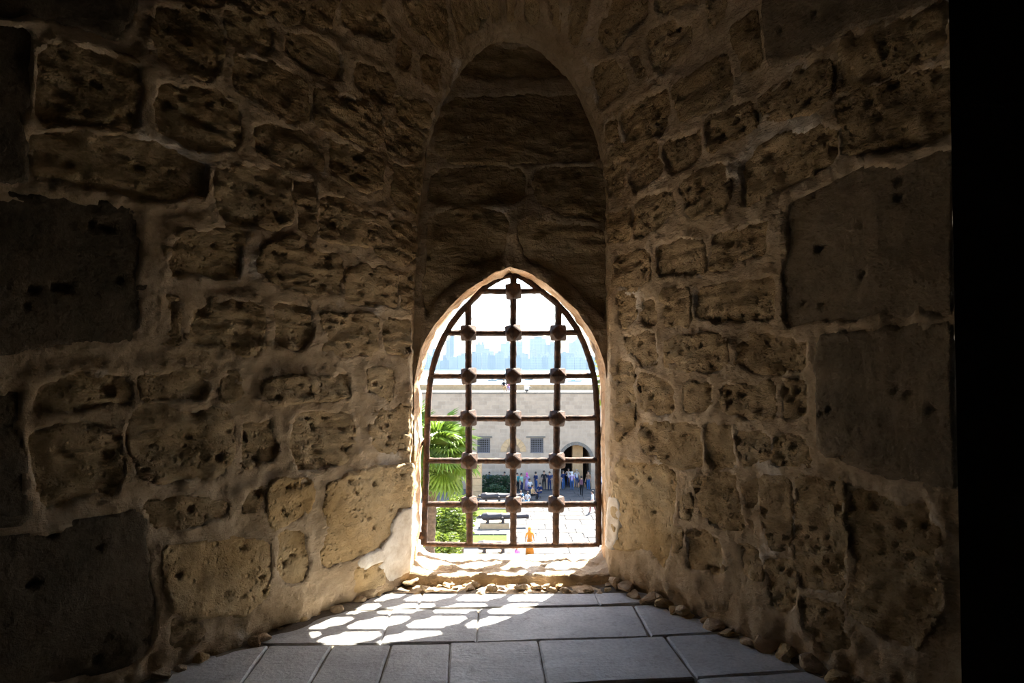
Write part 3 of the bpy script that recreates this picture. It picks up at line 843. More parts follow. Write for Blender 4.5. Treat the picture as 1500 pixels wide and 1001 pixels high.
# ground of the court
o = mesh_obj('ground', [(-80, D_OUT-3, GZ), (80, D_OUT-3, GZ), (80, 38, GZ), (-80, 38, GZ)], [(0, 1, 2, 3)], M['bounce_ground'])
tag(o, 'ground of the fortress courtyard below the window, paled to bounce light indoors', 'ground', kind='structure'); ground = o
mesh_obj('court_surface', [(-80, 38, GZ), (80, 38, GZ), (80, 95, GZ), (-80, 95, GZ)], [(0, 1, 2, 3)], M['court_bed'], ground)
prng = random.Random(21); y0 = 40.0
while y0 < 60.5:
    dy = prng.uniform(0.9, 1.5); x0 = 0.25+prng.uniform(-.3, .1)
    while x0 < 8.6:
        dx = prng.uniform(0.9, 2.2)
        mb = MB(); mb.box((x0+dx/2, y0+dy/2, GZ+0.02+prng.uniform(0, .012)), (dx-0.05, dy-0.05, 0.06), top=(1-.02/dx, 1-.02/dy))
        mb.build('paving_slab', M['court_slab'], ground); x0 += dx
    y0 += dy

# garden strips, kerbs
def strip(name, x0, x1, y0, y1, z, h, mat, label=None, cat=None, kind=None):
    mb = MB(); mb.box(((x0+x1)/2, (y0+y1)/2, z+h/2), (x1-x0, y1-y0, h)); o = mb.build(name, mat)
    if label: tag(o, label, cat, kind=kind)
    return o
rows = [(42.7, 45.2), (50.7, 53.0)]
for i, (a, b) in enumerate(rows):
    strip('lawn', -3.9, -0.35, a, b, GZ, 0.10, M['grass'], ['strip of short sunlit grass beside the person in orange', 'strip of short sunlit grass between the pedestal cannon and the low bush'][i], 'lawn', 'stuff')
    kb = empty('kerb', (-2.1, a, GZ)); tag(kb, ['pale stone kerb edging the grass beside the person in orange', 'pale stone kerb edging the grass behind the pedestal cannon'][i], 'kerb')
    for yy in (a-0.14, b+0.14):
        for k in range(4):
            mb = MB(); mb.box((-3.9+2.1+0.89*k+0.44, yy-a, 0.09), (0.87, 0.24, 0.18)); mb.build('kerb_stone', M['kerb'], kb)
# walk between palm and lawns
for k in range(9):
    mb = MB(); mb.box((-4.5-0.02*k, 40+1.8*k+.9, GZ+.04), (0.7, 1.76, 0.08)); mb.build('path_slab', M['kerb'], ground)

# cannons
def cannon(px, py, Y, length, label, rz=0.04, ped=True):
    c = at_depth(px, py, Y); t = empty('cannon', (c.x, c.y, GZ), rz); tag(t, label, 'cannon', 'old cannons on the lawns')
    zb = c.z-GZ; L = length
    prof = [(0, .10), (.02, .20), (.05, .26), (.10, .27), (.11, .29), (.14, .29), (.15, .26), (.40, .235), (.41, .25), (.44, .25), (.45, .22), (.70, .185), (.71, .20), (.73, .20), (.74, .175), (.93, .15), (.96, .19), (.985, .19), (1.0, .16)]
    mb = MB(); mb.tube([(x*L, 0, zb) for x, r in prof], [r for x, r in prof], 14); mb.build('barrel', M['cannon'], t, True)
    mb = MB(); mb.blob((-0.10, 0, zb), (.12, .11, .11), 8, 6); mb.build('cascabel', M['cannon'], t, True)
    mb = MB(); mb.tube([(L*.44, -.42, zb-.05), (L*.44, .42, zb-.05)], .075, 8); mb.build('trunnion', M['cannon'], t)
    for xx in (.12, .44):
        mb = MB(); mb.box((xx*L+.05, 0, zb-.30), (.22, .5, .28), top=(.7, 1)); mb.build('cradle', M['cannon'], t)
    if ped:
        hp = zb-.44; mb = MB(); mb.box((L*.28, 0, hp/2), (L*.62, .9, hp), top=(.98, .96)); mb.build('pedestal', M['tan'], t)
    return t
cannon(705, 757, 47.6, 3.3, 'old black iron cannon raised on a tan block pedestal between the grass strips')
cannon(698, 799, 40.2, 3.4, 'old black iron cannon just beyond the window sill beside the pink-topped person')
cannon(704, 727, 54.8, 3.3, 'old black iron cannon in front of the low round bush')

# courtyard building ------------------------------------------------------
WY = 62.0
cb = empty('courtyard_building', (0, WY, GZ)); tag(cb, 'long pale masonry range with latticed windows closing the courtyard', 'building')
topz = at_depth(750, 577, WY).z-GZ
def wp(px, py): p = at_depth(px, py, WY); return (p.x, p.z-GZ)
def rect(x0, y0, x1, y1):
    a = wp(x0, y1); b = wp(x1, y0); return [(a[0], a[1]), (b[0], a[1]), (b[0], b[1]), (a[0], b[1])]
def archp(cx, hw, ytop, yspring, n=14):
    c = wp(cx, yspring); w = hw*WY/1000; ht = wp(cx, ytop)[1]
    return [(c[0]-w, 0.0)]+[(c[0]-w*math.cos(PI*k/n), c[1]+(ht-c[1])*math.sin(PI*k/n)) for k in range(n+1)]+[(c[0]+w, 0.0)]
holes = [rect(699, 642, 718, 664), rect(777, 642, 796, 664)]
nich = [(p[0], p[1]) for p in archp(752, 10, 650, 662)]
z_low = wp(752, 664)[1]; nich = [(x, max(z, z_low)) for x, z in nich][:1]+nich[1:-1]+[(nich[-1][0], z_low)]
holes.append(nich)
arch = archp(844, 22, 652, 676)
outline = [(-60, 0)]+arch+[(60, 0), (60, topz), (-60, topz)]
loops = [outline]+holes
polyl = [[Vector((x, 0, z)) for x, z in lp] for lp in loops]
flat = [p for lp in loops for p in lp]
tris = tessellate_polygon(polyl)
vs_ = [(x, 0, z) for x, z in flat]; fs = [tuple(t) for t in tris]
b = 0
for li, lp in enumerate(loops):
    rng_ = range(len(lp)) if li else range(1, len(arch))
    for i in rng_:
        j = (i+1) % len(lp); x0, z0 = lp[i]; x1, z1 = lp[j]; k = len(vs_)
        dpt = 0.55 if li else 4.0
        vs_ += [(x0, 0, z0), (x1, 0, z1), (x1, dpt, z1), (x0, dpt, z0)]; fs.append((k, k+1, k+2, k+3))
mesh_obj('facade', vs_, fs, M['court_wall'], cb)
mb = MB(); mb.box((0, 4.4, topz-.15), (120, 8.0, .3)); mb.build('terrace', M['kerb'], cb)
mb = MB(); mb.box((0, .20, topz+.06), (120, .5, .12)); mb.build('coping', M['kerb'], cb)
mb = MB(); mb.box((0, 8.2, topz/2+.28), (120, .5, topz+.56)); mb.build('rear_parapet', M['tan'], cb)
for xx in (-60, 60): 
    mb = MB(); mb.box((xx, 4.2, topz/2), (.5, 8.4, topz)); mb.build('end_wall', M['court_wall'], cb)
for hx in ((699, 718), (777, 796)):
    a = wp(hx[0], 664); c = wp(hx[1], 642); w = empty('window', (0, 0, 0)); w.parent = cb
    cx, cz, ww, hh = (a[0]+c[0])/2, (a[1]+c[1])/2, c[0]-a[0], c[1]-a[1]
    bpy.data.objects.remove(w)
    mb = MB()
    for q in ((cx-ww/2+.04, cz, .08, hh), (cx+ww/2-.04, cz, .08, hh)): mb.box((q[0], .16, q[1]), (q[2], .1, q[3]))
    for q in ((cx, cz-hh/2+.04, ww, .08), (cx, cz+hh/2-.04, ww, .08)): mb.box((q[0], .16, q[1]), (q[2], .1, q[3]))
    w = mb.build('window', M['lattice'], cb)
    for k in range(1, 7):
        mb = MB(); mb.box((cx-ww/2+ww*k/7, .16, cz), (.05, .05, hh)); mb.build('lattice_bar', M['lattice'], w)
    for k in range(1, 8):
        mb = MB(); mb.box((cx, .17, cz-hh/2+hh*k/8), (ww, .05, .05)); mb.build('lattice_bar', M['lattice'], w)
    mb = MB(); mb.box((cx, .5, cz), (ww+.1, .05, hh+.1)); mb.build('dark_backing', M['dark'], w)  # near-black sheet standing in for the unlit room behind the lattice
    mb = MB(); mb.box((cx-.1, -.05, cz+hh/2+.10), (ww+.55, .14, .14)); mb.build('lintel', M['kerb'], cb)
def vous(cx, hw, ytop, yspring, n, wd, mat):
    c = wp(cx, yspring); w = hw*WY/1000; ht = wp(cx, ytop)[1]-c[1]
    for k in range(n):
        a0, a1 = PI*(k+.04)/n, PI*(k+.96)/n; pts = []
        for aa, q in ((a0, 0), (a1, 0), (a1, wd), (a0, wd)): pts.append((c[0]-(w+q)*math.cos(aa), c[1]+(ht+q)*math.sin(aa)))
        v8 = [(x, -.06, z) for x, z in pts]+[(x, .3, z) for x, z in pts]
        mesh_obj('voussoir', v8, [(0, 1, 2, 3), (7, 6, 5, 4), (0, 4, 5, 1), (1, 5, 6, 2), (2, 6, 7, 3), (3, 7, 4, 0)], mat, cb)
vous(752, 10, 650, 662, 7, 0.55, M['tan'])
vous(844, 22, 652, 676, 13, 0.28, M['kerb'])
mb = MB(); c0 = wp(752, 655); mb.box((c0[0], .5, c0[1]), (1.6, .06, 1.6)); mb.build('niche_back', M['court_wall'], cb)
c0 = wp(844, 700)
mb = MB(); mb.box((c0[0], 4.2, 2.2), (4.0, .3, 4.4)); mb.build('passage_end', M['dark'], cb)  # near-black panel paints the darkness deep in the passage
mb = MB(); mb.box((c0[0]+.25, 1.6, 1.9), (.95, .9, 3.8)); mb.build('passage_pier', M['tan'], cb)
# lit sandstone buttress at the left
c0 = at_height(699, 722, GZ)
t = empty('gate_pillar', (c0.x, 58.2, GZ)); tag(t, 'square sandstone pillar standing between palm and hedge', 'pillar')
zt = at_depth(699, 672, 58.2).z-GZ
for k in range(6):
    mb = MB(); mb.box((0, 0, zt/6*(k+.5)), (1.0, .8, zt/6-.02)); mb.build('block', M['tan'], t)

# floodlight on the roof edge
c0 = at_depth(771.5, 578, WY+.3)
t = empty('floodlight', (c0.x, WY+.2, GZ+topz+.125)); tag(t, 'white and black floodlight on the roof edge of the range', 'lamp')
M['white'] = plain('white enamel', (0.5, 0.5, 0.5), 0.5); M['black'] = plain('black enamel', (0.02, 0.02, 0.022), 0.5)
mb = MB(); mb.box((0, 0, .42), (.42, .3, .36), top=(1.15, 1)); mb.build('housing', M['white'], t)
mb = MB(); mb.box((0, -.02, .16), (.30, .28, .18)); mb.build('base', M['black'], t)
mb = MB(); mb.tube([(.24, 0, .45), (.42, -.05, .42)], .06, 6); mb.build('knob', M['black'], t)
mb = MB(); mb.tube([(0, 0, 0), (0, 0, .12)], .05, 6); mb.build('stem', M['black'], t)

# ------------------------------------------------------------------ plants
def fan_mesh(seed, R_=0.75, n=22):
    r = random.Random(seed); vs_ = [(0, 0, 0)]; fs = []
    spread = math.radians(250)
    for k in range(n):
        a = -spread/2+spread*(k+.5)/n; da = spread/n*0.46; L = R_*(0.80+0.2*math.cos(a*.6))*r.uniform(.92, 1.05)
        dip = -0.18*r.uniform(.6, 1.5)
        def P_(rad, ang, z): return (rad*math.cos(ang), rad*math.sin(ang), z)
        b = len(vs_); m = 0.62*L
        vs_ += [P_(m, a-da, 0.0), P_(m, a, 0.06), P_(m, a+da, 0.0), P_(L, a, dip*R_)]
        fs += [(0, b, b+1), (0, b+1, b+2), (b, b+3, b+1), (b+1, b+3, b+2)]
    me = bpy.data.meshes.new('frond'); me.from_pydata(vs_, [], fs); me.materials.append(M['frond']); return me
fans = [fan_mesh(s) for s in range(4)]
def palm(px, pyc, Y, label, nf=46, R_=1.0, base_lean=0.15):
    c = at_depth(px, pyc, Y); t = empty('palm_tree', (c.x-base_lean, Y, GZ)); tag(t, label, 'palm tree')
    H = c.z-GZ; r = random.Random(int(px)); mb = MB()
    n = 46; mb.tube([(base_lean*(k/n)**2, 0, H*k/n) for k in range(n+1)], [0.20*(1-.25*k/n)*(1.12 if k % 2 else .94) for k in range(n+1)], 10)
    mb.build('trunk', M['bark'], t)
    for i in range(nf):
        az = 2.39996*i+r.uniform(-.2, .2); el = math.radians(75-130*(i/nf)**0.85+r.uniform(-8, 8)); L = R_*r.uniform(.55, .8)
        d = Vector((math.cos(az)*math.cos(el), math.sin(az)*math.cos(el), math.sin(el)))
        tip = Vector((base_lean, 0, H))+d*L
        f = bpy.data.objects.new('frond', fans[i % 4]); link(f, t)
        dr = (d+Vector((0, 0, -.35))).normalized(); f.location = tip
        f.rotation_euler = dr.to_track_quat('X', 'Z').to_euler(); f.scale = (R_*r.uniform(.85, 1.15),)*3
        mb = MB(); mb.tube([Vector((base_lean, 0, H-.2)), Vector((base_lean, 0, H))+d*L*.5+Vector((0, 0, .05)), tip], [.03, .02, .015], 5)
        me = mb.build('stalk', M['frond'], f); me.matrix_parent_inverse = Matrix.LocRotScale(f.location, f.rotation_euler, f.scale).inverted()
    return t
palm(638, 668, 24.0, 'fan palm with broad green leaves rising beside the window bars', 64, 1.18, 0.3)
palm(604, 650, 28.0, 'taller fan palm half hidden behind the window jamb', 44, 1.3)
def leafy(name, label, cat, c, rad, n, size, mat, seed, stem=True, group=None, flat_top=False):
    r = random.Random(seed); t = empty(name, (c[0], c[1], GZ)); tag(t, label, cat, group); mb = MB(); zc = c[2]-GZ
    for i in range(n):
        d = Vector((r.gauss(0, 1), r.gauss(0, 1), r.gauss(0, 1))).normalized()
        if flat_top: p = Vector((r.uniform(-1, 1)*rad[0], r.uniform(-1, 1)*rad[1], r.uniform(-1, 1)*rad[2]))
        else: p = Vector((d.x*rad[0], d.y*rad[1], d.z*rad[2]))*(r.uniform(.55, 1.0)*(1+.18*math.sin(5*d.x+seed)*math.cos(4*d.z)))
        p.z = max(p.z+zc, .03); q = Vector((r.gauss(0, 1), r.gauss(0, 1), r.gauss(0, 1)+.6)).normalized().to_track_quat('Z', 'Y').to_matrix()
        s = size*r.uniform(.6, 1.3); pts = [(-s, 0, 0), (0, -s*.45, s*.12), (s, 0, -.1*s), (0, s*.45, s*.12)]
        mb.add([p+q@Vector(v) for v in pts], [(0, 1, 2, 3)])
    mb.build('foliage', mat, t)
    if stem:
        mb = MB()
        for k in range(5):
            a = r.uniform(0, 6.3); mb.tube([(0, 0, 0), (math.cos(a)*rad[0]*.25, math.sin(a)*rad[1]*.25, zc*.6), (math.cos(a)*rad[0]*.6, math.sin(a)*rad[1]*.6, zc+rad[2]*.4)], [.06, .045, .02], 5)
        mb.build('stem', M['bark'], t)
    return t
c0 = at_depth(657, 775, 32); leafy('shrub', 'yellow-green leafy shrub growing at the foot of the palm', 'shrub', (c0.x, 32, c0.z), (1.0, 1.0, 1.25), 3400, .12, M['leaf'], 3)
c0 = at_depth(676, 748, 38); leafy('shrub', 'loose drooping shrub with brown gaps behind the palm trunk', 'shrub', (c0.x, 38, c0.z), (.9, .8, .9), 1500, .12, M['leaf'], 8)
c0 = at_depth(648, 806, 28); leafy('shrub', 'low bright shrub just below the window sill edge', 'shrub', (c0.x, 28, c0.z), (.75, .8, .75), 2000, .10, M['leaf'], 14)
c0 = at_depth(729, 697, 60.3); leafy('hedge', 'clipped dark hedge in the shade of the courtyard range', 'hedge', (c0.x, 60.3, GZ+.75), (1.35, .5, .75), 2600, .10, M['hedge'], 4, True, None, True)
c0 = at_depth(727, 716, 57.6); leafy('shrub', 'low round dark bush behind the cannon by the hedge', 'shrub', (c0.x, 58.2, GZ+.6), (.95, .5, .5), 1100, .12, M['hedge'], 6)
c0 = at_depth(896, 545, 19); leafy('tree', 'tall leafy tree peeping in behind the right window jamb', 'tree', (c0.x+.25, 19, c0.z-.3), (.75, .8, 1.0), 1500, .09, M['leaf'], 9)

# ------------------------------------------------------------------ people
SK = [plain('skin tan', (0.30, 0.18, 0.11), 0.6), plain('skin light', (0.42, 0.27, 0.19), 0.6)]
HAIR = plain('dark hair', (0.015, 0.012, 0.01), 0.6)
_cl = {}
def cloth(c):
    if c not in _cl: _cl[c] = plain('cloth %d' % len(_cl), c, 0.85, 0.15, 12, 0.25)
    return _cl[c]
def person(px, py, label, top, trouser, pose='stand', facing=0.0, h=1.68, scarf=None, skirt=False, zbase=GZ, Y=None, arms='down', sk=0, group=None, bag=None):
    """one continuous skinned figure (feet at px,py); hair or scarf as its child"""
    if Y is None: p = at_height(px, py, zbase)
    else: p = at_depth(px, py, Y); p.z = zbase
    k = h/1.70; Vt = []; E = []; Rd = []; Lb = []
    def v(x, y, z, r, lb): Vt.append((x*k, y*k, z*k)); Rd.append((r[0]*k, r[1]*k) if isinstance(r, tuple) else (r*k, r*k)); Lb.append(lb); return len(Vt)-1
    def e(*a):
        for i, j in zip(a[:-1], a[1:]): E.append((i, j))
    sit = pose == 'sit'; dz = -0.46 if sit else 0.0
    walk = 0.22 if pose == 'walk' else 0.0
    pel = v(0, 0, .94+dz, (.155, .115), 'b'); bel = v(0, 0, 1.08+dz, (.14, .10), 't'); chs = v(0, -.01 if not sit else -.04, 1.28+dz, (.165, .115), 't')
    nk0 = v(0, 0, 1.43+dz, (.075, .075), 't'); nk = v(0, -.01, 1.50+dz, .052, 's'); hd = v(0, -.02, 1.60+dz, (.078, .09), 's'); hdt = v(0, -.015, 1.67+dz, .06, 's')
    e(pel, bel, chs, nk0, nk, hd, hdt)
    hands = []
    for s in (-1, 1):
        sh = v(s*.185, 0, 1.39+dz, .062, 't')
        if arms == 'up' or (arms == 'phone' and s > 0): el = v(s*.25, -.16, 1.20+dz, .046, 't'); wr = v(s*.14, -.34, 1.36+dz, .032, 's'); ha = v(s*.11, -.37, 1.44+dz, (.036, .022), 's')
        elif sit or arms == 'fold': el = v(s*.25, -.06, 1.12+dz, .046, 't'); wr = v(s*.12, -.28, 1.06+dz, .032, 's'); ha = v(s*.06, -.34, 1.05+dz, (.036, .022), 's')
        else: el = v(s*.25, .03, 1.13+dz, .046, 't'); wr = v(s*.27, -.05+walk*.4*s, .90, .032, 's'); ha = v(s*.27, -.07+walk*.4*s, .81, (.036, .022), 's')
        e(chs, sh, el, wr, ha); hands.append((ha, wr))
        hp = v(s*.095, 0, .88+dz, .095, 'b')
        if sit: kn = v(s*.12, -.44, .50, .065, 'b'); an = v(s*.12, -.42, .09, .045, 'b'); to = v(s*.13, -.58, .035, .04, 'o')
        else: kn = v(s*.10, -.02-walk*s*.6, .49, .065, 'b'); an = v(s*.10, .03-walk*s, .085, .043, 'b'); to = v(s*.12, -.12-walk*s, .035, .04, 'o')
        e(pel, hp, kn, an, to)
    me = bpy.data.meshes.new('person'); me.from_pydata(Vt, E, [])
    ob = bpy.data.objects.new('person', me); C.objects.link(ob)
    md = ob.modifiers.new('s', 'SKIN'); sub = ob.modifiers.new('u', 'SUBSURF'); sub.levels = 1
    for i, q in enumerate(me.skin_vertices[0].data): q.radius = Rd[i]; q.use_root = (i == 0)
    dg = bpy.context.evaluated_depsgraph_get(); m2 = bpy.data.meshes.new_from_object(ob.evaluated_get(dg))
    bpy.data.objects.remove(ob); bpy.data.meshes.remove(me)
    vs_ = [tuple(q.co) for q in m2.vertices]; fs = [tuple(f.vertices) for f in m2.polygons]
    segs = [(Vector(Vt[a]), Vector(Vt[b_]), Lb[b_]) for a, b_ in E]; fm = []
    idm = {'s': 0, 't': 1, 'b': 2, 'o': 3}
    for f in m2.polygons:
        c = f.center; best = (9, 't')
        for a, b_, lb in segs:
            d = b_-a; tt = max(0, min(1, (c-a).dot(d)/max(d.length_squared, 1e-9))); q = (c-a-d*tt).length
            if q < best[0]: best = (q, lb)
        fm.append(idm[best[1]])
    bpy.data.meshes.remove(m2)
    mb = MB(); mb.v = vs_; mb.f = [list(f) for f in fs]; mb.m = fm
    for ha, wr in hands:                                     # five fingers on each hand
        a = Vector(Vt[ha]); d = (a-Vector(Vt[wr])).normalized(); sx = d.cross(Vector((0, 1, .3))).normalized()
        for i in range(4):
            o0 = a+sx*(i-1.5)*.018*k+d*.02*k; mb.tube([o0, o0+d*(.05+.012*(i in (1, 2)))*k, o0+d*.08*k+Vector((0, -.02*k, 0))], [.009*k, .008*k, .006*k], 5)
        o0 = a-sx*.03*k; mb.tube([o0, o0-sx*.025*k+d*.03*k, o0-sx*.02*k+d*.055*k], [.01*k, .009*k, .007*k], 5)
    hz = (1.60+dz)*k
    mb.tube([(0, -.10*k, hz+.005*k), (0, -.128*k, hz-.02*k), (0, -.10*k, hz-.03*k)], [.006*k, .014*k, .012*k], 5)   # nose
    for s in (-1, 1):
        mb.blob((s*.032*k, -.105*k, hz+.015*k), (.012*k, .008*k, .008*k), 6, 4, 3); mb.blob((s*.082*k, -.01*k, hz-.01*k), (.012*k, .022*k, .03*k), 6, 4, 0)
    mb.blob((0, -.103*k, hz-.055*k), (.022*k, .008*k, .006*k), 6, 4, 3)
    if skirt:
        mb.tube([(0, 0, (1.0+dz)*k), (0, 0, .6*k), (0, 0, .14*k)], [.16*k, .21*k, .27*k], 12, 1)
    o = mb.build('person', [SK[sk], cloth(top), cloth(trouser), M['black']], None, True)
    o.location = p; o.rotation_euler = (0, 0, facing)
    tag(o, label, 'person', group)
    hb = MB()
    if scarf:
        hb.blob((0, .034*k, hz+.03*k), (.108*k, .112*k, .125*k), 10, 8); hb.tube([(0, .02*k, hz-.05*k), (0, .0, hz-.16*k), (0, 0, hz-.24*k)], [.10*k, .12*k, .17*k], 10)
        hb.build('headscarf', cloth(scarf), o, True)
    else:
        hb.blob((0, .022*k, hz+.035*k), (.098*k, .105*k, .105*k), 10, 8); hb.build('hair', HAIR, o, True)
    if bag:
        b2 = MB(); b2.box((0, .19*k, (1.22+dz)*k), (.30*k, .16*k, .42*k), top=(.85, .8)); b2.build('backpack', cloth(bag), o)
    return o
NAV = (.012, .022, .07); BLU = (.02, .06, .17); JEAN = (.03, .08, .2); WHT = (.5, .5, .5); BLK = (.012, .012, .014)
PNK = (.45, .10, .28); LIL = (.32, .25, .42); SKY = (.15, .32, .48); TAN = (.35, .24, .12); ORG = (.55, .20, .03); CYN = (.02, .22, .5)
person(717, 708, 'person in bright blue top standing behind the dark hedge', CYN, NAV, 'stand', 0.4, 1.65, Y=61.2)
person(739, 708, 'person in dark red top standing behind the dark hedge', (.18, .03, .05), BLK, 'stand', -.4, 1.65, Y=61.2)
person(764, 722, 'person in pale green top standing next to the lilac dress', (.22, .38, .30), NAV, 'stand', 1.0)
person(772, 720, 'person in lilac dress and pink headscarf facing the range', LIL, LIL, 'stand', 2.6, 1.62, scarf=PNK, skirt=True)
person(785, 720, 'person in navy jacket and blue trousers beside the seated group', NAV, BLU, 'stand', 2.2, 1.7)
person(776, 722, 'person in white top with dark hair among the seated group', WHT, BLU, 'sit', .6, 1.65)
person(780, 733, 'person in tan top and black trousers sitting forward', TAN, BLK, 'sit', 1.0, 1.7)
person(763, 738, 'child in pale blue top sitting near the grass', SKY, WHT, 'sit', .4, 1.45)
person(773, 740, 'child in white clothes sitting near the grass', WHT, SKY, 'sit', -.2, 1.45)
person(797, 719, 'person all in black standing in the shade by the wall', BLK, BLK, 'stand', .2, 1.75)
person(805, 720, 'person all in dark navy standing behind the window bar', NAV, NAV, 'stand', -.5, 1.72)
person(812, 719, 'person in mid blue clothes standing behind the window bar', BLU, NAV, 'stand', .5, 1.7)
person(825, 718, 'person in dark top and blue jeans in front of the arch', NAV, JEAN, 'stand', .8, 1.74, arms='phone')
person(833, 714, 'person in white shirt raising a hand inside the arch', WHT, NAV, 'stand', -.3, 1.72, arms='up')
person(838, 719, 'person in lilac striped top and jeans by the arch', LIL, JEAN, 'stand', 2.9, 1.66, scarf=WHT)
person(845, 714, 'person in white top and beige headscarf inside the arch', WHT, BLU, 'stand', .1, 1.62, scarf=(.4, .33, .25))
person(852, 727, 'person in black seen from behind with a dark backpack', BLK, BLK, 'walk', 2.9, 1.70, bag=(.10, .05, .07))
person(862, 719, 'person in brown top and blue jeans at the right of the arch', (.20, .12, .07), JEAN, 'stand', -.8, 1.75)
person(868, 752, 'person in white shirt striding past the window frame', WHT, (.25, .05, .06), 'walk', -1.9, 1.68, sk=1)
person(881, 722, 'person in white and navy seen beyond the grille edge', WHT, NAV, 'stand', .3, 1.70)
person(776, 814, 'person in orange dress standing on the pale paving', ORG, ORG, 'stand', .2, 1.62, scarf=ORG, skirt=True)
person(757, 842, 'person in bright pink top below the middle window bar', PNK, BLK, 'walk', 1.2, 1.6, arms='fold')
person(758, 721, 'person in teal top and dark trousers beside the middle grille bar', (.05, .22, .24), BLK, 'stand', .7, 1.66)
person(791, 729, 'person in navy clothes sitting on the ground by the wall', NAV, NAV, 'sit', -.6, 1.66)
zr = GZ+topz
person(738, 571, 'person with tan trousers sitting on the roof of the range', BLK, TAN, 'sit', .3, 1.65, zbase=zr, Y=WY+3.4)
person(746, 571, 'person in pink top sitting on the roof of the range', PNK, LIL, 'sit', -.3, 1.6, zbase=zr, Y=WY+4.6, scarf=PNK)

# ------------------------------------------------------------------ sea, shore, city
SEA = -15.8
def sea_mat():
    t = NT('sea water'); v = t.coords((.05, .25, 1))
    n = t.bump(t.noise(v, 1.5, 6, .7), 0.5, 1.0)
    return t.finish((0.06, 0.13, 0.18), 0.35, n, 0.5)
M['sea'] = sea_mat()
o = mesh_obj('sea', [(-1600, 72, SEA), (1600, 72, SEA), (1600, 1330, SEA), (-1600, 1330, SEA)], [(0, 1, 2, 3)], M['sea'])
tag(o, 'pale glittering sea bay between the fortress and the city', 'sea', kind='structure')
M['shore'] = plain('hazy shore ground', (0.25, 0.24, 0.22), 0.9)
mb = MB(); mb.box((0, 1650, SEA-1), (3400, 660, 6)); o = mb.build('shore', M['shore']); tag(o, 'low far shore under the city skyline', 'shore', kind='structure')
def city_mat(name, col):
    t = NT(name); tc = t.n.new('ShaderNodeTexCoord'); sep = t.n.new('ShaderNodeSeparateXYZ'); cbn = t.n.new('ShaderNodeCombineXYZ')
    t.link(tc.outputs['Object'], sep.inputs[0]); t.link(t.math('ADD', sep.outputs['X'], sep.outputs['Y']), cbn.inputs['X']); t.link(sep.outputs['Z'], cbn.inputs['Y'])
    br = t.node('ShaderNodeTexBrick'); br.offset = 0.0; br.inputs['Scale'].default_value = 1.0; br.inputs['Brick Width'].default_value = 3.2; br.inputs['Row Height'].default_value = 3.2; br.inputs['Mortar Size'].default_value = 0.75
    br.inputs['Color1'].default_value = (*[c*.30 for c in col], 1); br.inputs['Color2'].default_value = (*[c*.45 for c in col], 1); br.inputs['Mortar'].default_value = (*col, 1)
    t.link(cbn.outputs[0], br.inputs['Vector']); return t.finish(br.outputs['Color'], .9, None, .1)
CM = [city_mat('city facade cream', (.15, .14, .13)), city_mat('city facade grey', (.08, .085, .09)), city_mat('city facade pale', (.18, .175, .17))]
crng = random.Random(77)
def building(px0, px1, py, Y, label, mat, group='city blocks across the bay', cap=True):
    a = at_depth(px0, py, Y); b = at_depth(px1, py, Y); w = b.x-a.x; hgt = a.z-SEA-2; dp = max(14, w*.7)
    t = empty('city_building', (a.x+w/2, Y, SEA+2)); tag(t, label, 'building', group)
    mb = MB(); mb.box((0, dp/2, hgt/2), (w, dp, hgt)); mb.build('block', mat, t)
    if cap:
        for k in range(crng.randint(1, 3)):
            ww = w*crng.uniform(.15, .4); hh = crng.uniform(2, 5)
            mb = MB(); mb.box((crng.uniform(-.3, .3)*w, dp*.4, hgt+hh/2), (ww, dp*.4, hh)); mb.build('roof_house', mat, t)
    return t
LB_ = 'pale hazy apartment block in the low shoreline row'
x = 596.0
while x < 905:                                     # front row along the water
    w = crng.uniform(7, 15); building(x, x+w-.7, crng.uniform(521, 530)-4*math.exp(-((x-770)/120)**2), 1325+crng.uniform(0, 3), LB_, crng.choice(CM)); x += w
x = 598.0
while x < 905:                                     # second row
    w = crng.uniform(9, 19); building(x, x+w-1, crng.uniform(512, 523), 1400+crng.uniform(0, 25), 'pale hazy block rising behind the shoreline row', crng.choice(CM), 'city blocks of the second row'); x += w+crng.uniform(0, 4)
building(659, 665, 491, 1372, 'slim dark tower, tallest of the far skyline', CM[1], None, False)
building(653, 660, 498, 1390, 'pale tower standing against the slim dark tower', CM[2], None)
building(696, 710, 504, 1470, 'stepped pale block between the left and middle grille bars', CM[0], None)
building(733, 748, 503, 1470, 'broad pale block left of the middle grille bar', CM[2], None)
building(756, 766, 501, 1472, 'pale tower just right of the middle grille bar', CM[0], None)
building(776, 800, 496, 1490, 'wide pale slab block, broadest of the far skyline', CM[2], None)
building(799, 806, 505, 1466, 'grey lower tower against the wide pale slab block', CM[1], None)
building(806, 814, 501, 1485, 'pale tower hidden partly by the right grille bar', CM[0], None)
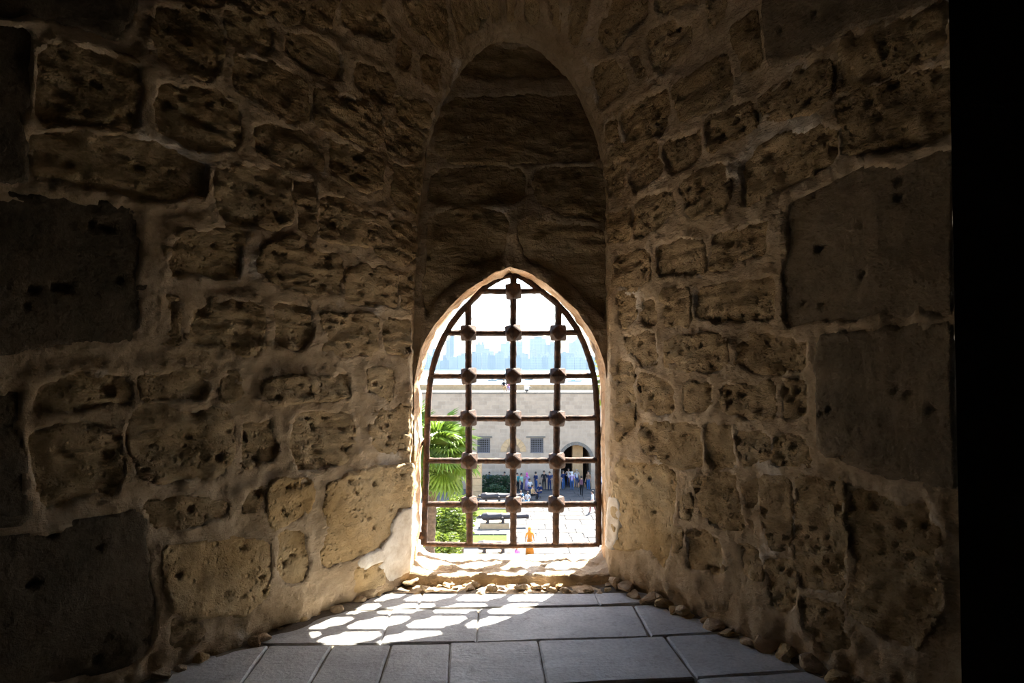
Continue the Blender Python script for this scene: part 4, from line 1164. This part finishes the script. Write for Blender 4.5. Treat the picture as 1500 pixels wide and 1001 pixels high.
building(834, 846, 502, 1466, 'stepped cream block near the right end of the skyline', CM[0], None)
building(843, 858, 497, 1490, 'tall cream block near the right end of the skyline', CM[2], None)
# boats
def boat(px, py, L, mat, label, group=None):
    p = at_height(px, py, SEA); t = empty('boat', (p.x, p.y, SEA), crng.uniform(-.3, .3)); tag(t, label, 'boat', group)
    hw = L*.16; v_ = [(-L/2, -hw, .9), (-L/2, hw, .9), (L*.25, hw, 1.0), (L/2, 0, 1.3), (L*.25, -hw, 1.0), (-L*.46, -hw*.6, -.2), (-L*.46, hw*.6, -.2), (L*.22, hw*.5, -.2), (L*.40, 0, -.2), (L*.22, -hw*.5, -.2)]
    mesh_obj('hull', v_, [(0, 4, 3, 2, 1)[::-1], (5, 6, 7, 8, 9)[::-1], (0, 1, 6, 5)[::-1], (1, 2, 7, 6)[::-1], (2, 3, 8, 7)[::-1], (3, 4, 9, 8)[::-1], (4, 0, 5, 9)[::-1]], mat, t)
    mb = MB(); mb.box((-L*.08, 0, 1.5), (L*.28, hw*1.2, 1.2), top=(.85, .85)); mb.build('cabin', M['white'], t)
boat(842, 559, 13, plain('blue hull', (.03, .22, .35), .6), 'blue fishing boat moored on the bay behind the range')
for bx, by in ((705, 549), (722, 558), (735, 557), (764, 548), (785, 549), (812, 548), (830, 550), (690, 548), (775, 557), (850, 550)):
    boat(bx, by, crng.uniform(6, 10), M['cannon'], 'small dark boat moored out on the bay', 'small boats on the bay')

# haze over the bay: real scattering air
t = NT('sea haze'); 
for n in list(t.n):
    if n != t.out: t.n.remove(n)
vsn = t.n.new('ShaderNodeVolumePrincipled'); vsn.inputs['Color'].default_value = (.42, .60, .76, 1); vsn.inputs['Density'].default_value = 0.00015; vsn.inputs['Anisotropy'].default_value = 0.1
t.link(vsn.outputs[0], t.out.inputs['Volume'])
mb = MB(); mb.box((0, 1000, SEA+200-.5), (3300, 1840, 400)); o = mb.build('haze', t.mat); tag(o, 'bluish sea haze veiling the far city', 'haze', kind='stuff')
